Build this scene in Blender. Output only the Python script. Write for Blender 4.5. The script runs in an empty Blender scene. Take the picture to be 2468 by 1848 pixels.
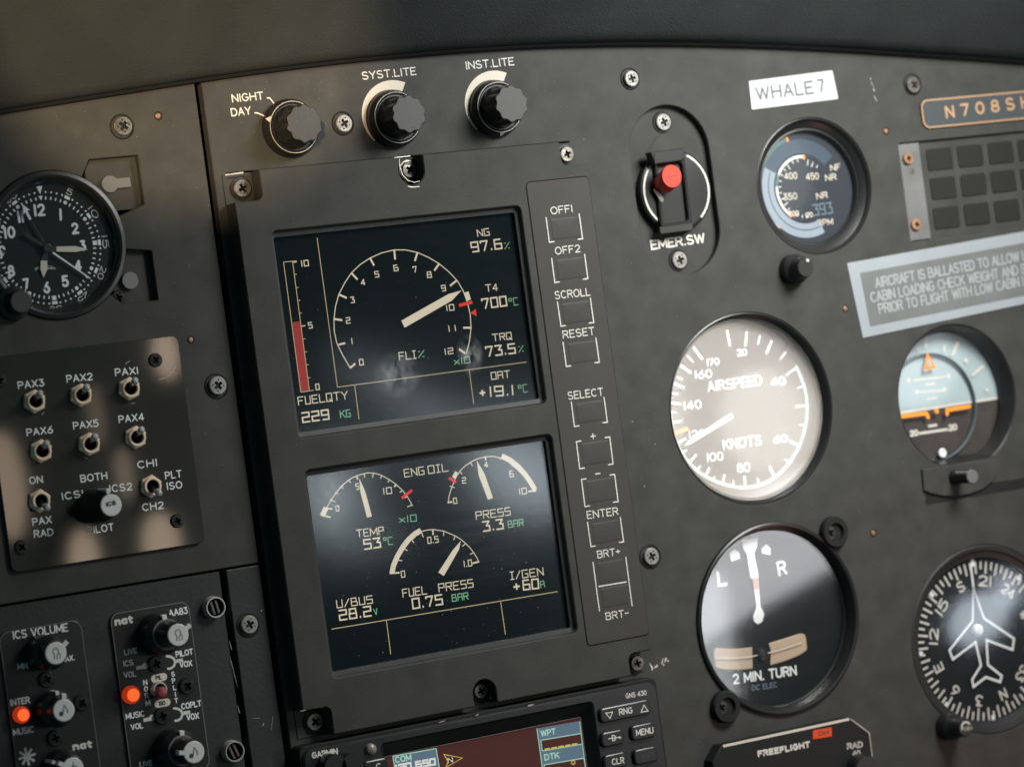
import bpy, bmesh, math, random
from math import sin, cos, pi, radians, hypot, atan2
from mathutils import Matrix, Vector
from mathutils.geometry import tessellate_polygon
random.seed(7)
sc = bpy.context.scene
sc.unit_settings.scale_length = 0.1            # one unit is 10 cm; shapes below are in millimetres
U = 0.01
# ------------------------------------------------------------------ camera
W0, H0 = 2468.0, 1848.0
FPX = 7000.0
DIST = 1085.0                                   # millimetres from the panel
AX, AY, AZ = 0.006436, 0.498226, 0.132983
def rot(a, b, c):
    Rz = Matrix.Rotation(c, 3, 'Z'); Ry = Matrix.Rotation(b, 3, 'Y'); Rx = Matrix.Rotation(a, 3, 'X')
    return Rz @ Rx @ Ry
RC = rot(AX, AY, AZ)                            # panel -> camera axes
RT = RC.transposed()
CAM = RT @ Vector((0, 0, 1)) * DIST             # camera position, panel millimetres (x along, y up, z out)
UP = Matrix.Rotation(radians(90), 4, 'X')       # the panel stands upright in the world
def wpos(x, y, z): return UP @ (Vector((x, y, z)) * U)
cd = bpy.data.cameras.new('camera'); cam = bpy.data.objects.new('camera', cd); sc.collection.objects.link(cam)
sc.camera = cam
cam.matrix_world = UP @ (Matrix.Translation(CAM * U) @ RT.to_4x4())
cd.sensor_width = 36.0; cd.lens = 36.0 * FPX / W0
cd.clip_start = 0.05; cd.clip_end = 400
cd.dof.use_dof = True
cd.dof.focus_distance = (DIST - 34) * U
cd.dof.aperture_fstop = 1.15

# crops of the photograph: origin and scale of each measuring sheet
CR = {'A': (0, 0, .28375), 'B': (450, 100, .4521), 'C': (0, 360, .26578), 'D': (0, 780, .3744), 'E': (0, 1348, .31646),
      'F': (640, 480, .36232), 'G': (720, 1040, .36232), 'H': (1260, 420, .36217), 'I': (1300, 950, .36217),
      'J': (680, 1548, .44304), 'K': (1480, 140, .33809), 'L': (2018, 140, .42254), 'M': (1580, 720, .31407),
      'N': (2068, 760, .30189), 'O': (1640, 1220, .32616), 'Q': (2118, 1300, .33081), 'R': (1660, 1648, .36528),
      'S': (400, 140, .20528), 'T': (500, 1340, .30675), 'P': (0, 0, 1.0)}
def at(s, x, y, h=0.0):
    """panel millimetres of a measured point lying at height h above the panel"""
    ox, oy, k = CR[s]; px, py = ox + x * k, oy + y * k
    d = RT @ Vector(((px - W0 / 2) / FPX, -(py - H0 / 2) / FPX, -1.0))
    t = (h - CAM.z) / d.z
    return (CAM.x + d.x * t, CAM.y + d.y * t)
def ats(s, pts, h=0.0): return [at(s, x, y, h) for x, y in pts]
def vlen(s, x, y, n, h=0.0):
    a = at(s, x, y, h); b = at(s, x, y - n, h); return hypot(a[0] - b[0], a[1] - b[1])

# ------------------------------------------------------------------ light
w = bpy.data.worlds.new('World'); sc.world = w; w.use_nodes = True
bg = w.node_tree.nodes['Background']; bg.inputs[0].default_value = (.40, .78, .86, 1); bg.inputs[1].default_value = 0.085
sc.view_settings.view_transform = 'Standard'; sc.view_settings.look = 'None'
sc.view_settings.exposure = 0; sc.view_settings.gamma = 1; sc.view_settings.use_curve_mapping = False
def look(o, target): 
    d = (target - o.location); o.rotation_euler = d.to_track_quat('-Z', 'Y').to_euler()
def area(name, pos, tgt, sx, sy, power, col, shape='RECTANGLE', spread=180):
    L = bpy.data.lights.new(name, 'AREA'); L.shape = shape; L.size = sx * U; L.size_y = sy * U
    L.energy = power; L.color = col; L.spread = radians(spread)
    o = bpy.data.objects.new(name, L); sc.collection.objects.link(o)
    o.location = wpos(*pos); look(o, wpos(*tgt)); return o
# daylight from the windscreen above
area('windscreen_light', (205, 240, 300), (112, 12, 0), 200, 150, 92, (.99, 1.0, .94), spread=88)
sp = bpy.data.lights.new('warm_disc_spot', 'SPOT'); so = bpy.data.objects.new('warm_disc_spot', sp); sc.collection.objects.link(so)  # spot added beside the camera to lay a warm disc of light
c0 = at('P', 430, 40)
so.location = wpos(CAM.x * .95 - 80, CAM.y + 160, CAM.z * .95); look(so, wpos(c0[0], c0[1], 0))
sp.energy = 6800; sp.color = (1.0, .74, .43); sp.spot_size = radians(7.8); sp.spot_blend = .08; sp.shadow_soft_size = .12
def mirror_lamp(name, px, py, wpx, hpx, rad, col, h=0, t=900, roll=0, shape='ELLIPSE'):
    """an added lamp standing where the glass at this place mirrors it, sized by what shows in the glass"""
    x, y = at('P', px, py, h); P = Vector((x, y, h)); d = (P - CAM); dist = d.length; d.normalize()
    r = Vector((d.x, d.y, -d.z)); pos = P + r * t
    k = (dist + t) / FPX
    sx, sy = wpx * k, hpx * k
    ar = sx * sy * U * U * (pi / 4 if shape == 'ELLIPSE' else 1)
    o = area(name, pos, P, sx, sy, rad * pi * ar, col, shape, 180)
    o.rotation_euler = (o.rotation_euler.to_matrix() @ Matrix.Rotation(radians(roll), 3, 'Z')).to_euler()
    return o
area('warm_corner_fill', (300, -300, 260), (190, -120, 0), 120, 80, 4.5, (1.0, .50, .36), spread=90)  # lamp added to warm the lower right corner
mirror_lamp('glare_airspeed', 1770, 1005, 420, 480, 8.16, (1.0, .90, .79), -3, roll=30)  # lamps added to bleach the airspeed glass with glare
mirror_lamp('glare_airspeed_core', 1840, 1010, 210, 250, 3.71, (1.0, .96, .90), -3)
mirror_lamp('glare_airspeed_rim', 1800, 1190, 300, 70, 1.60, (1.0, .90, .80), -3)
mirror_lamp('glare_airspeed_edge', 1620, 950, 60, 300, 3.20, (1.0, .96, .90), -3)
mirror_lamp('glare_turn', 1800, 1340, 460, 250, 6.16, (.96, .97, 1.0), -3, roll=22, shape='RECTANGLE')  # two added lamps shape the reflection in the turn indicator
mirror_lamp('glare_turn_low', 1700, 1540, 130, 300, 4.93, (.94, .99, 1.0), -3, shape='RECTANGLE')
mirror_lamp('glare_rotor', 1880, 420, 150, 230, 1.20, (.9, .95, 1.0), -3)  # added lamp, a pale haze on the rotor gauge glass
mirror_lamp('glare_horizon', 2200, 880, 220, 200, 2.40, (.85, .95, 1.0), -6)  # added lamp, mirrored in the attitude indicator glass
mirror_lamp('glare_compass', 2350, 1490, 150, 110, 7.48, (.78, .88, 1.0), -3, roll=30)  # lamps added for the bluish reflection in the compass glass
mirror_lamp('glare_compass_high', 2420, 1420, 60, 90, 6.70, (.78, .88, 1.0), -3)
mirror_lamp('glare_display', 985, 965, 430, 44, 3.96, (.82, .92, 1.0), 4, roll=-40)  # lamps added for the streak and lower glow on the upper screen
mirror_lamp('glare_display_edge', 1020, 1048, 680, 36, 2.21, (.76, .90, 1.0), 4, roll=8)
mirror_lamp('glare_engine_corner', 790, 1190, 130, 190, 6.80, (.80, .92, 1.0), 4)  # lamps added for the reflections on the lower screen
mirror_lamp('glare_engine_top', 1265, 1140, 260, 170, 6.80, (.80, .92, 1.0), 4, roll=-35)
mirror_lamp('glare_engine_band', 880, 1300, 200, 50, 3, (.80, .92, 1.0), 4)
for px, py, wx, hy, rad in ((400, 850, 60, 130, 7), (15, 1170, 90, 260, 4.5), (205, 1350, 70, 150, 6), (390, 1310, 90, 150, 6), (300, 1140, 40, 130, 3), (232, 1000, 36, 150, 2)):
    mirror_lamp('glare_switch_plate', px, py, wx, hy, rad, (1.0, .76, .55), 1.5)  # lamps added for the warm blotches mirrored in the switch plate

# ------------------------------------------------------------------ materials
MATS = {}
def mat(name, col, rough=.5, metal=0, bump=None, var=None, spec=.5, emit=None, estr=1.0, coat=0, rvar=None):
    m = bpy.data.materials.new(name); m.use_nodes = True; MATS[name] = m
    nt = m.node_tree; b = nt.nodes['Principled BSDF']
    b.inputs['Base Color'].default_value = (*col, 1); b.inputs['Roughness'].default_value = rough
    b.inputs['Metallic'].default_value = metal; b.inputs['Specular IOR Level'].default_value = spec
    b.inputs['Coat Weight'].default_value = coat
    if emit:
        b.inputs['Emission Color'].default_value = (*emit, 1); b.inputs['Emission Strength'].default_value = estr
    tc = nt.nodes.new('ShaderNodeTexCoord')
    def noise(scale, det=4):
        n = nt.nodes.new('ShaderNodeTexNoise'); n.inputs['Scale'].default_value = scale; n.inputs['Detail'].default_value = det
        nt.links.new(tc.outputs['Object'], n.inputs['Vector']); return n
    if var:
        n = noise(var[0], 6); mx = nt.nodes.new('ShaderNodeMix'); mx.data_type = 'RGBA'
        mr = nt.nodes.new('ShaderNodeMapRange'); mr.inputs[1].default_value = .3; mr.inputs[2].default_value = .7
        nt.links.new(n.outputs['Fac'], mr.inputs[0])
        mx.inputs[6].default_value = (*[c * (1 - var[1]) for c in col], 1); mx.inputs[7].default_value = (*[min(1, c * (1 + var[1])) for c in col], 1)
        nt.links.new(mr.outputs[0], mx.inputs[0]); nt.links.new(mx.outputs[2], b.inputs['Base Color'])
    if rvar:
        n = noise(rvar[0], 5); mr = nt.nodes.new('ShaderNodeMapRange'); mr.inputs[1].default_value = .3; mr.inputs[2].default_value = .7
        mr.inputs[3].default_value = rough - rvar[1]; mr.inputs[4].default_value = rough + rvar[1]
        nt.links.new(n.outputs['Fac'], mr.inputs[0]); nt.links.new(mr.outputs[0], b.inputs['Roughness'])
    if bump:
        n = noise(bump[0], 3); bp = nt.nodes.new('ShaderNodeBump'); bp.inputs['Strength'].default_value = bump[1]; bp.inputs['Distance'].default_value = .004
        nt.links.new(n.outputs['Fac'], bp.inputs['Height']); nt.links.new(bp.outputs[0], b.inputs['Normal'])
    return m
def glassmat(name, rough, ior=1.5, film=0.0, tint=(1, 1, 1)):
    m = bpy.data.materials.new(name); m.use_nodes = True; MATS[name] = m; nt = m.node_tree; nt.nodes.clear()
    out = nt.nodes.new('ShaderNodeOutputMaterial'); t = nt.nodes.new('ShaderNodeBsdfTransparent'); g = nt.nodes.new('ShaderNodeBsdfGlossy')
    t.inputs[0].default_value = (*tint, 1)
    g.inputs['Roughness'].default_value = rough; f = nt.nodes.new('ShaderNodeFresnel'); ge = nt.nodes.new('ShaderNodeNewGeometry'); mi = nt.nodes.new('ShaderNodeMapRange'); mi.inputs[3].default_value = ior; mi.inputs[4].default_value = 1 / ior
    nt.links.new(ge.outputs['Backfacing'], mi.inputs[0]); nt.links.new(mi.outputs[0], f.inputs['IOR'])      # the far face of the pane reflects like the near one
    mx = nt.nodes.new('ShaderNodeMixShader')
    for a, b in ((f.outputs[0], mx.inputs[0]), (t.outputs[0], mx.inputs[1]), (g.outputs[0], mx.inputs[2])): nt.links.new(a, b)
    last = mx
    if film:                                    # wiped dust and grease lying on the glass
        tc = nt.nodes.new('ShaderNodeTexCoord'); n = nt.nodes.new('ShaderNodeTexNoise'); n.inputs['Scale'].default_value = 9; n.inputs['Detail'].default_value = 8
        mp = nt.nodes.new('ShaderNodeMapping'); mp.inputs['Scale'].default_value = (1, 5, 1); mp.inputs['Rotation'].default_value = (0, 0, .5)
        nt.links.new(tc.outputs['Object'], mp.inputs[0]); nt.links.new(mp.outputs[0], n.inputs['Vector'])
        mr = nt.nodes.new('ShaderNodeMapRange'); mr.inputs[1].default_value = .45; mr.inputs[2].default_value = .8; mr.inputs[4].default_value = film
        d = nt.nodes.new('ShaderNodeBsdfDiffuse'); d.inputs[0].default_value = (.6, .62, .64, 1); m2 = nt.nodes.new('ShaderNodeMixShader')
        for a, b in ((n.outputs['Fac'], mr.inputs[0]), (mr.outputs[0], m2.inputs[0]), (mx.outputs[0], m2.inputs[1]), (d.outputs[0], m2.inputs[2])): nt.links.new(a, b)
        last = m2
    nt.links.new(last.outputs[0], out.inputs[0]); return m
def smudgemat(name, amount, scale, stretch):
    """greasy mark: a thin uneven film, thickest inside its own outline"""
    m = bpy.data.materials.new(name); m.use_nodes = True; MATS[name] = m; nt = m.node_tree; nt.nodes.clear()
    out = nt.nodes.new('ShaderNodeOutputMaterial'); t = nt.nodes.new('ShaderNodeBsdfTransparent'); d = nt.nodes.new('ShaderNodeBsdfDiffuse'); d.inputs[0].default_value = (.75, .78, .8, 1)
    tc = nt.nodes.new('ShaderNodeTexCoord'); n = nt.nodes.new('ShaderNodeTexNoise'); n.inputs['Scale'].default_value = scale; n.inputs['Detail'].default_value = 7
    mp = nt.nodes.new('ShaderNodeMapping'); mp.inputs['Scale'].default_value = stretch; mp.inputs['Rotation'].default_value = (0, 0, .6)
    gr = nt.nodes.new('ShaderNodeTexGradient'); gr.gradient_type = 'SPHERICAL'
    mp2 = nt.nodes.new('ShaderNodeMapping'); mp2.inputs['Location'].default_value = (-1, -1, 0); mp2.inputs['Scale'].default_value = (2, 2, 0)
    mu = nt.nodes.new('ShaderNodeMath'); mu.operation = 'MULTIPLY'; mu2 = nt.nodes.new('ShaderNodeMath'); mu2.operation = 'MULTIPLY'; mu2.inputs[1].default_value = amount
    mr = nt.nodes.new('ShaderNodeMapRange'); mr.inputs[1].default_value = .35; mr.inputs[2].default_value = .75
    mx = nt.nodes.new('ShaderNodeMixShader'); L = nt.links.new
    L(tc.outputs['Object'], mp.inputs[0]); L(mp.outputs[0], n.inputs['Vector']); L(tc.outputs['Generated'], mp2.inputs[0]); L(mp2.outputs[0], gr.inputs[0])
    L(n.outputs['Fac'], mr.inputs[0]); L(mr.outputs[0], mu.inputs[0]); L(gr.outputs['Fac'], mu.inputs[1]); L(mu.outputs[0], mu2.inputs[0])
    L(mu2.outputs[0], mx.inputs[0]); L(t.outputs[0], mx.inputs[1]); L(d.outputs[0], mx.inputs[2]); L(mx.outputs[0], out.inputs[0]); return m
def emis(name, col, s=1.0): return mat(name, (.02, .02, .02), .4, emit=col, estr=s, spec=0)

mat('panel_paint', (.048, .0475, .045), .55, bump=(230, .20), var=(9, .16), rvar=(5, .07), spec=.14)
mat('display_paint', (.048, .047, .0445), .58, bump=(230, .20), var=(9, .13), spec=.14)
mat('keypad_film', (.051, .047, .044), .5, bump=(200, .1), var=(5, .08), spec=.18)
mat('black_paint', (.020, .021, .022), .5, bump=(60, .2), var=(3, .2), spec=.4)
mat('shield_cloth', (.040, .045, .047), .85, bump=(160, .5), var=(3, .15), spec=.2)
mat('switch_plate', (.032, .030, .027), .05, var=(3, .15), spec=.55)
mat('black_plastic', (.013, .013, .014), .33, bump=(50, .05), spec=.5)
mat('matt_black', (.010, .010, .011), .7, spec=.3)
mat('knob_face', (.031, .030, .029), .5, bump=(160, .1))
mat('grey_cap', (.16, .155, .145), .45, var=(8, .1))
mat('void_black', (.004, .0045, .005), .9, spec=.1)
mat('screw_steel', (.27, .26, .245), .45, metal=.5, var=(14, .2), bump=(40, .15))
mat('worn_steel', (.20, .18, .16), .38, metal=.8, var=(14, .4), bump=(40, .3))
mat('black_screw', (.016, .016, .017), .3, metal=.2, bump=(40, .1))
mat('chrome', (.70, .68, .65), .2, metal=.6)
mat('brass_nickel', (.90, .70, .54), .3, metal=.35, rvar=(8, .08))
mat('copper', (.30, .16, .09), .5, metal=.3, var=(10, .3))
mat('white_print', (.62, .60, .56), .6, var=(30, .08))
mat('cream_print', (.62, .55, .47), .55)
mat('dim_print', (.40, .38, .35), .6, var=(30, .2))
mat('dark_print', (.03, .035, .04), .6)
mat('white_cap', (.62, .61, .60), .4, var=(12, .08))
mat('white_label', (.78, .80, .82), .5, var=(6, .04)); mat('white_tape', (.44, .455, .47), .5, var=(4, .04)); mat('placard_border', (.27, .295, .325), .5, var=(4, .06)); mat('placard_field', (.125, .135, .137), .5, var=(5, .12)); mat('placard_text', (.30, .32, .335), .6); mat('grey_text', (.10, .10, .115), .6)
mat('grey_label', (.25, .27, .275), .5, var=(6, .15))
mat('window_lens', (.020, .0195, .0185), .55, spec=.15); mat('blue_grey_plate', (.046, .052, .058), .45)
mat('gold_print', (.55, .33, .18), .4, metal=.3)
mat('red_plastic', (.62, .035, .012), .4, var=(20, .15))
mat('red_button', (.28, .05, .06), .35)
mat('orange_paint_glow', (.9, .28, .02), .5, emit=(.9, .28, .02), estr=.12)  # paint given a faint glow of its own, though no lamp
mat('grey_metal', (.135, .132, .135), .5, metal=.1, var=(8, .15))
mat('dial_black', (.008, .009, .010), .6, spec=.15)
mat('dial_slate', (.035, .04, .05), .6, spec=.15)
mat('sky_blue', (.37, .455, .485), .6, var=(8, .05))
mat('rim_shade_teal', (.09, .12, .135), .5); mat('ground_brown', (.052, .039, .035), .6, var=(9, .3))
mat('pale_blue', (.32, .40, .47), .5); mat('pale_mint', (.32, .50, .45), .5); mat('slate_blue', (.10, .14, .19), .5)
mat('tan_tube', (.46, .34, .245), .4); mat('pink_print', (.55, .30, .28), .5)
mat('chip_bare', (.50, .46, .42), .4, metal=.6, var=(40, .4))
mat('dust_grey', (.22, .215, .205), .7); mat('lens_grey', (.22, .19, .17), .3)
mat('screen_black', (.004, .006, .007), .4, spec=0)
emis('lit_cream', (.80, .70, .52), .78); emis('lit_green', (.30, .72, .42), .55); emis('lit_red', (.85, .03, .015), .8)
emis('lit_fuel', (.46, .035, .035), .62); emis('lit_line', (.80, .62, .36), .62); emis('lit_maroon', (.075, .014, .010), .75)
emis('lit_blue', (.115, .185, .25), .85); emis('lit_mint', (.42, .72, .55), .85); emis('lit_white', (.85, .85, .80), .8); emis('lit_yellow', (.85, .68, .12), .7)
emis('lamp_glow', (.60, .045, .012), .55); emis('lamp_core', (1.0, .115, .02), 1.25); emis('lit_orange', (.75, .07, .01), .8)
emis('lit_lcd', (.30, .42, .50), .8); emis('lit_pale', (.50, .60, .68), 1.05); emis('lit_teal', (.25, .50, .45), .65); emis('lit_slate', (.14, .20, .27), .8)
glassmat('screen_glass', .11, film=.002); glassmat('gauge_glass', .055, film=.003)
smudgemat('finger_mark', .40, 20, (1.5, 1, 1)); smudgemat('wipe_mark', .03, 6, (1, 9, 1))

# ------------------------------------------------------------------ geometry
def area2(p): return sum(p[i][0] * p[(i + 1) % len(p)][1] - p[(i + 1) % len(p)][0] * p[i][1] for i in range(len(p)))
def ccw(p): return list(p) if area2(p) > 0 else list(p)[::-1]
def inset(p, d):
    p = ccw(p); n = len(p); out = []
    for i in range(n):
        a, b, c = p[i - 1], p[i], p[(i + 1) % n]
        e1 = Vector((b[0] - a[0], b[1] - a[1])); e2 = Vector((c[0] - b[0], c[1] - b[1]))
        if e1.length < 1e-6 or e2.length < 1e-6: out.append(b); continue
        e1.normalize(); e2.normalize(); n1 = Vector((-e1.y, e1.x)); n2 = Vector((-e2.y, e2.x))
        m = n1 + n2; k = d / max(.35, (1 + n1.dot(n2)))
        out.append((b[0] + m.x * k, b[1] + m.y * k))
    return out
def circ(cx, cy, r, n=48, a0=0, ry=None): return [(cx + r * cos(a0 + 2 * pi * i / n), cy + (ry or r) * sin(a0 + 2 * pi * i / n)) for i in range(n)]
def round_poly(pts, r, n=5):
    pts = ccw(pts); out = []; m = len(pts)
    for i in range(m):
        a, b, c = Vector(pts[i - 1]), Vector(pts[i]), Vector(pts[(i + 1) % m])
        u = (a - b).normalized(); v = (c - b).normalized(); ang = u.angle(v); rr = r[i] if isinstance(r, (list, tuple)) else r
        if rr <= 0 or ang > 3.1: out.append(tuple(b)); continue
        t = min(rr / math.tan(ang / 2), .48 * (a - b).length, .48 * (c - b).length); rr2 = t * math.tan(ang / 2)
        ctr = b + (u + v).normalized() * (rr2 / sin(ang / 2)); s = b + u * t; e = b + v * t
        a1 = atan2(s.y - ctr.y, s.x - ctr.x); a2 = atan2(e.y - ctr.y, e.x - ctr.x); da = (a2 - a1 + pi) % (2 * pi) - pi
        for k in range(n + 1): out.append((ctr.x + rr2 * cos(a1 + da * k / n), ctr.y + rr2 * sin(a1 + da * k / n)))
    return out
def rr(x0, y0, x1, y1, r, n=5): return round_poly([(x0, y0), (x1, y0), (x1, y1), (x0, y1)], r, n)
def stadium(cx, y0, y1, r, n=20): return [(cx + r * cos(pi * i / n), y1 - r + r * sin(pi * i / n)) for i in range(n + 1)] + [(cx - r * cos(pi * i / n), y0 + r - r * sin(pi * i / n)) for i in range(n + 1)]

class MB:
    def __init__(s): s.v = []; s.f = []; s.m = []; s.mi = 0; s.tr = None
    def V(s, x, y, z):
        p = (x, y, z)
        if s.tr: p = s.tr(p)
        s.v.append(p); return len(s.v) - 1
    def F(s, idx): s.f.append(tuple(idx)); s.m.append(s.mi)
    def ring(s, pts, z): return [s.V(x, y, z) for x, y in pts]
    def bridge(s, a, b):
        n = len(a)
        for i in range(n): s.F((a[i], a[(i + 1) % n], b[(i + 1) % n], b[i]))
    def prism(s, pts, z0, z1, b=0.0, bottom=True, top=True):
        pts = ccw(pts); r0 = s.ring(pts, z0)
        if bottom: s.F(r0[::-1])
        if b > 0:
            r1 = s.ring(pts, z1 - b); r2 = s.ring(inset(pts, b * .35), z1 - b * .35); r3 = s.ring(inset(pts, b), z1)
            s.bridge(r0, r1); s.bridge(r1, r2); s.bridge(r2, r3); t = r3
        else:
            t = s.ring(pts, z1); s.bridge(r0, t)
        if top: s.F(t)
        return s
    def plate(s, outer, holes, z0, z1, b=.3):
        outer = ccw(outer); loops = [(outer, 1)] + [(ccw(h), -1) for h in holes]; tops = []
        for p, sg in loops:
            a = s.ring(p, z0); c = s.ring(p, z1 - b); q = inset(p, b * sg); d = s.ring(q, z1)
            s.bridge(a, c); s.bridge(c, d); tops.append((q, d))
        flat = [i for q, d in tops for i in d]
        for t in tessellate_polygon([[Vector((x, y, 0)) for x, y in q] for q, d in tops]): s.F([flat[i] for i in t])
        return s
    def lathe(s, cx, cy, prof, n=48, cap0=False, cap1=True):
        rings = []
        for r, z in prof: rings.append(s.ring(circ(cx, cy, max(r, 1e-4), n), z))
        for a, b in zip(rings, rings[1:]): s.bridge(a, b)
        if cap0: s.F(rings[0][::-1])
        if cap1: s.F(rings[-1])
        return s
    def flat(s, pts, z): s.F(s.ring(ccw(pts), z)); return s
    def strip(s, pts, hw, z, closed=False, cap=True, hw2=None):
        """one painted line with mitred joints and round ends"""
        P = [Vector(p) for p in pts]
        if closed and (P[0] - P[-1]).length < 1e-6: P = P[:-1]
        Q = [P[0]]
        for p in P[1:]:
            if (p - Q[-1]).length > 1e-5: Q.append(p)
        P = Q; n = len(P)
        if n < 2: return s
        L = []; R = []
        for i in range(n):
            if closed: d1 = (P[i] - P[i - 1]).normalized(); d2 = (P[(i + 1) % n] - P[i]).normalized()
            else:
                d1 = (P[i] - P[i - 1]).normalized() if i else (P[1] - P[0]).normalized(); d2 = (P[i + 1] - P[i]).normalized() if i < n - 1 else d1
            n1 = Vector((-d1.y, d1.x)); n2 = Vector((-d2.y, d2.x)); m = n1 + n2
            m = m / max(.4, 1 + n1.dot(n2)) if m.length > 1e-4 else n1
            h = hw if hw2 is None else hw + (hw2 - hw) * i / (n - 1)
            L.append(s.V(*(P[i] + m * h), z)); R.append(s.V(*(P[i] - m * h), z))
        for i in range(n if closed else n - 1):
            j = (i + 1) % n; s.F((R[i], R[j], L[j], L[i]))
        if cap and not closed:
            for i, sg in ((0, -1), (n - 1, 1)):
                d = (P[1] - P[0]).normalized() if i == 0 else (P[-1] - P[-2]).normalized(); d = d * sg
                h = hw if (hw2 is None or i == 0) else hw2
                a0 = atan2(d.y, d.x); arc = [s.V(P[i].x + h * cos(a0 + a), P[i].y + h * sin(a0 + a), z) for a in (-pi / 4, 0, pi / 4)]
                a, b = (R[i], L[i]) if sg > 0 else (L[i], R[i])
                s.F([a] + arc + [b])
        return s
    def tube(s, pts, rad, n=10):
        """a round rod through 3D points"""
        P = [Vector(p) for p in pts]; rings = []
        for i, p in enumerate(P):
            d = (P[min(i + 1, len(P) - 1)] - P[max(i - 1, 0)]).normalized()
            u = d.orthogonal().normalized() if i == 0 else (u0 - d * u0.dot(d)).normalized(); u0 = u; v = d.cross(u)
            r = rad[i] if isinstance(rad, (list, tuple)) else rad
            rings.append([s.V(*(p + (u * cos(2 * pi * k / n) + v * sin(2 * pi * k / n)) * r)) for k in range(n)])
        for a, b in zip(rings, rings[1:]): s.bridge(a, b)
        s.F(rings[0][::-1]); s.F(rings[-1]); return s
    def box(s, x0, y0, z0, x1, y1, z1, b=0): return s.prism([(x0, y0), (x1, y0), (x1, y1), (x0, y1)], z0, z1, b)
    def mesh(s, name, mats, org=(0, 0, 0), smooth=25):
        me = bpy.data.meshes.new(name)
        me.from_pydata([((x - org[0]) * U, (y - org[1]) * U, (z - org[2]) * U) for x, y, z in s.v], [], s.f)
        for m in ([mats] if isinstance(mats, str) else mats): me.materials.append(MATS[m])
        if isinstance(mats, (list, tuple)): me.polygons.foreach_set('material_index', s.m)
        bm = bmesh.new(); bm.from_mesh(me); bmesh.ops.recalc_face_normals(bm, faces=bm.faces[:]) if smooth else None; bm.to_mesh(me); bm.free()
        if smooth:
            me.polygons.foreach_set('use_smooth', [True] * len(me.polygons)); me.set_sharp_from_angle(angle=radians(smooth))
        me.update(); return me

col = sc.collection
def tag(o, label=None, cat=None, group=None, kind=None):
    if label: o['label'] = label
    if cat: o['category'] = cat
    if group: o['group'] = group
    if kind: o['kind'] = kind
    return o
ORG = {}
def thing(name, label, cat, x, y, z=0, group=None, kind=None):
    o = bpy.data.objects.new(name, None); o.empty_display_size = .05; col.objects.link(o)
    o.matrix_world = Matrix.Translation(wpos(x, y, z)) @ UP; ORG[o] = (x, y, z); return tag(o, label, cat, group, kind)
def part(name, mb, mats, parent, label=None, smooth=25):
    """link a shape as ONE mesh object: a part of a thing, or a sub-part of a part"""
    org = ORG[parent]; o = bpy.data.objects.new(name, mb.mesh(name, mats, org, smooth)); col.objects.link(o)
    o.parent = parent; ORG[o] = org; return tag(o, label)
def single(name, mb, mats, label, cat, x, y, z=0, group=None, kind=None):
    o = bpy.data.objects.new(name, mb.mesh(name, mats, (x, y, z))); col.objects.link(o)
    o.matrix_world = Matrix.Translation(wpos(x, y, z)) @ UP; ORG[o] = (x, y, z); return tag(o, label, cat, group, kind)
def children(o): return [c for c in col.objects if c.parent == o]
def dup(root, x, y, z, label, parent=None):
    r = root.copy(); col.objects.link(r); r.matrix_world = Matrix.Translation(wpos(x, y, z)) @ UP; ORG[r] = (x, y, z); r['label'] = label
    for c in children(root):
        d = c.copy(); col.objects.link(d); d.parent = r
        for g in children(c):
            e = g.copy(); col.objects.link(e); e.parent = d
    return r

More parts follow.
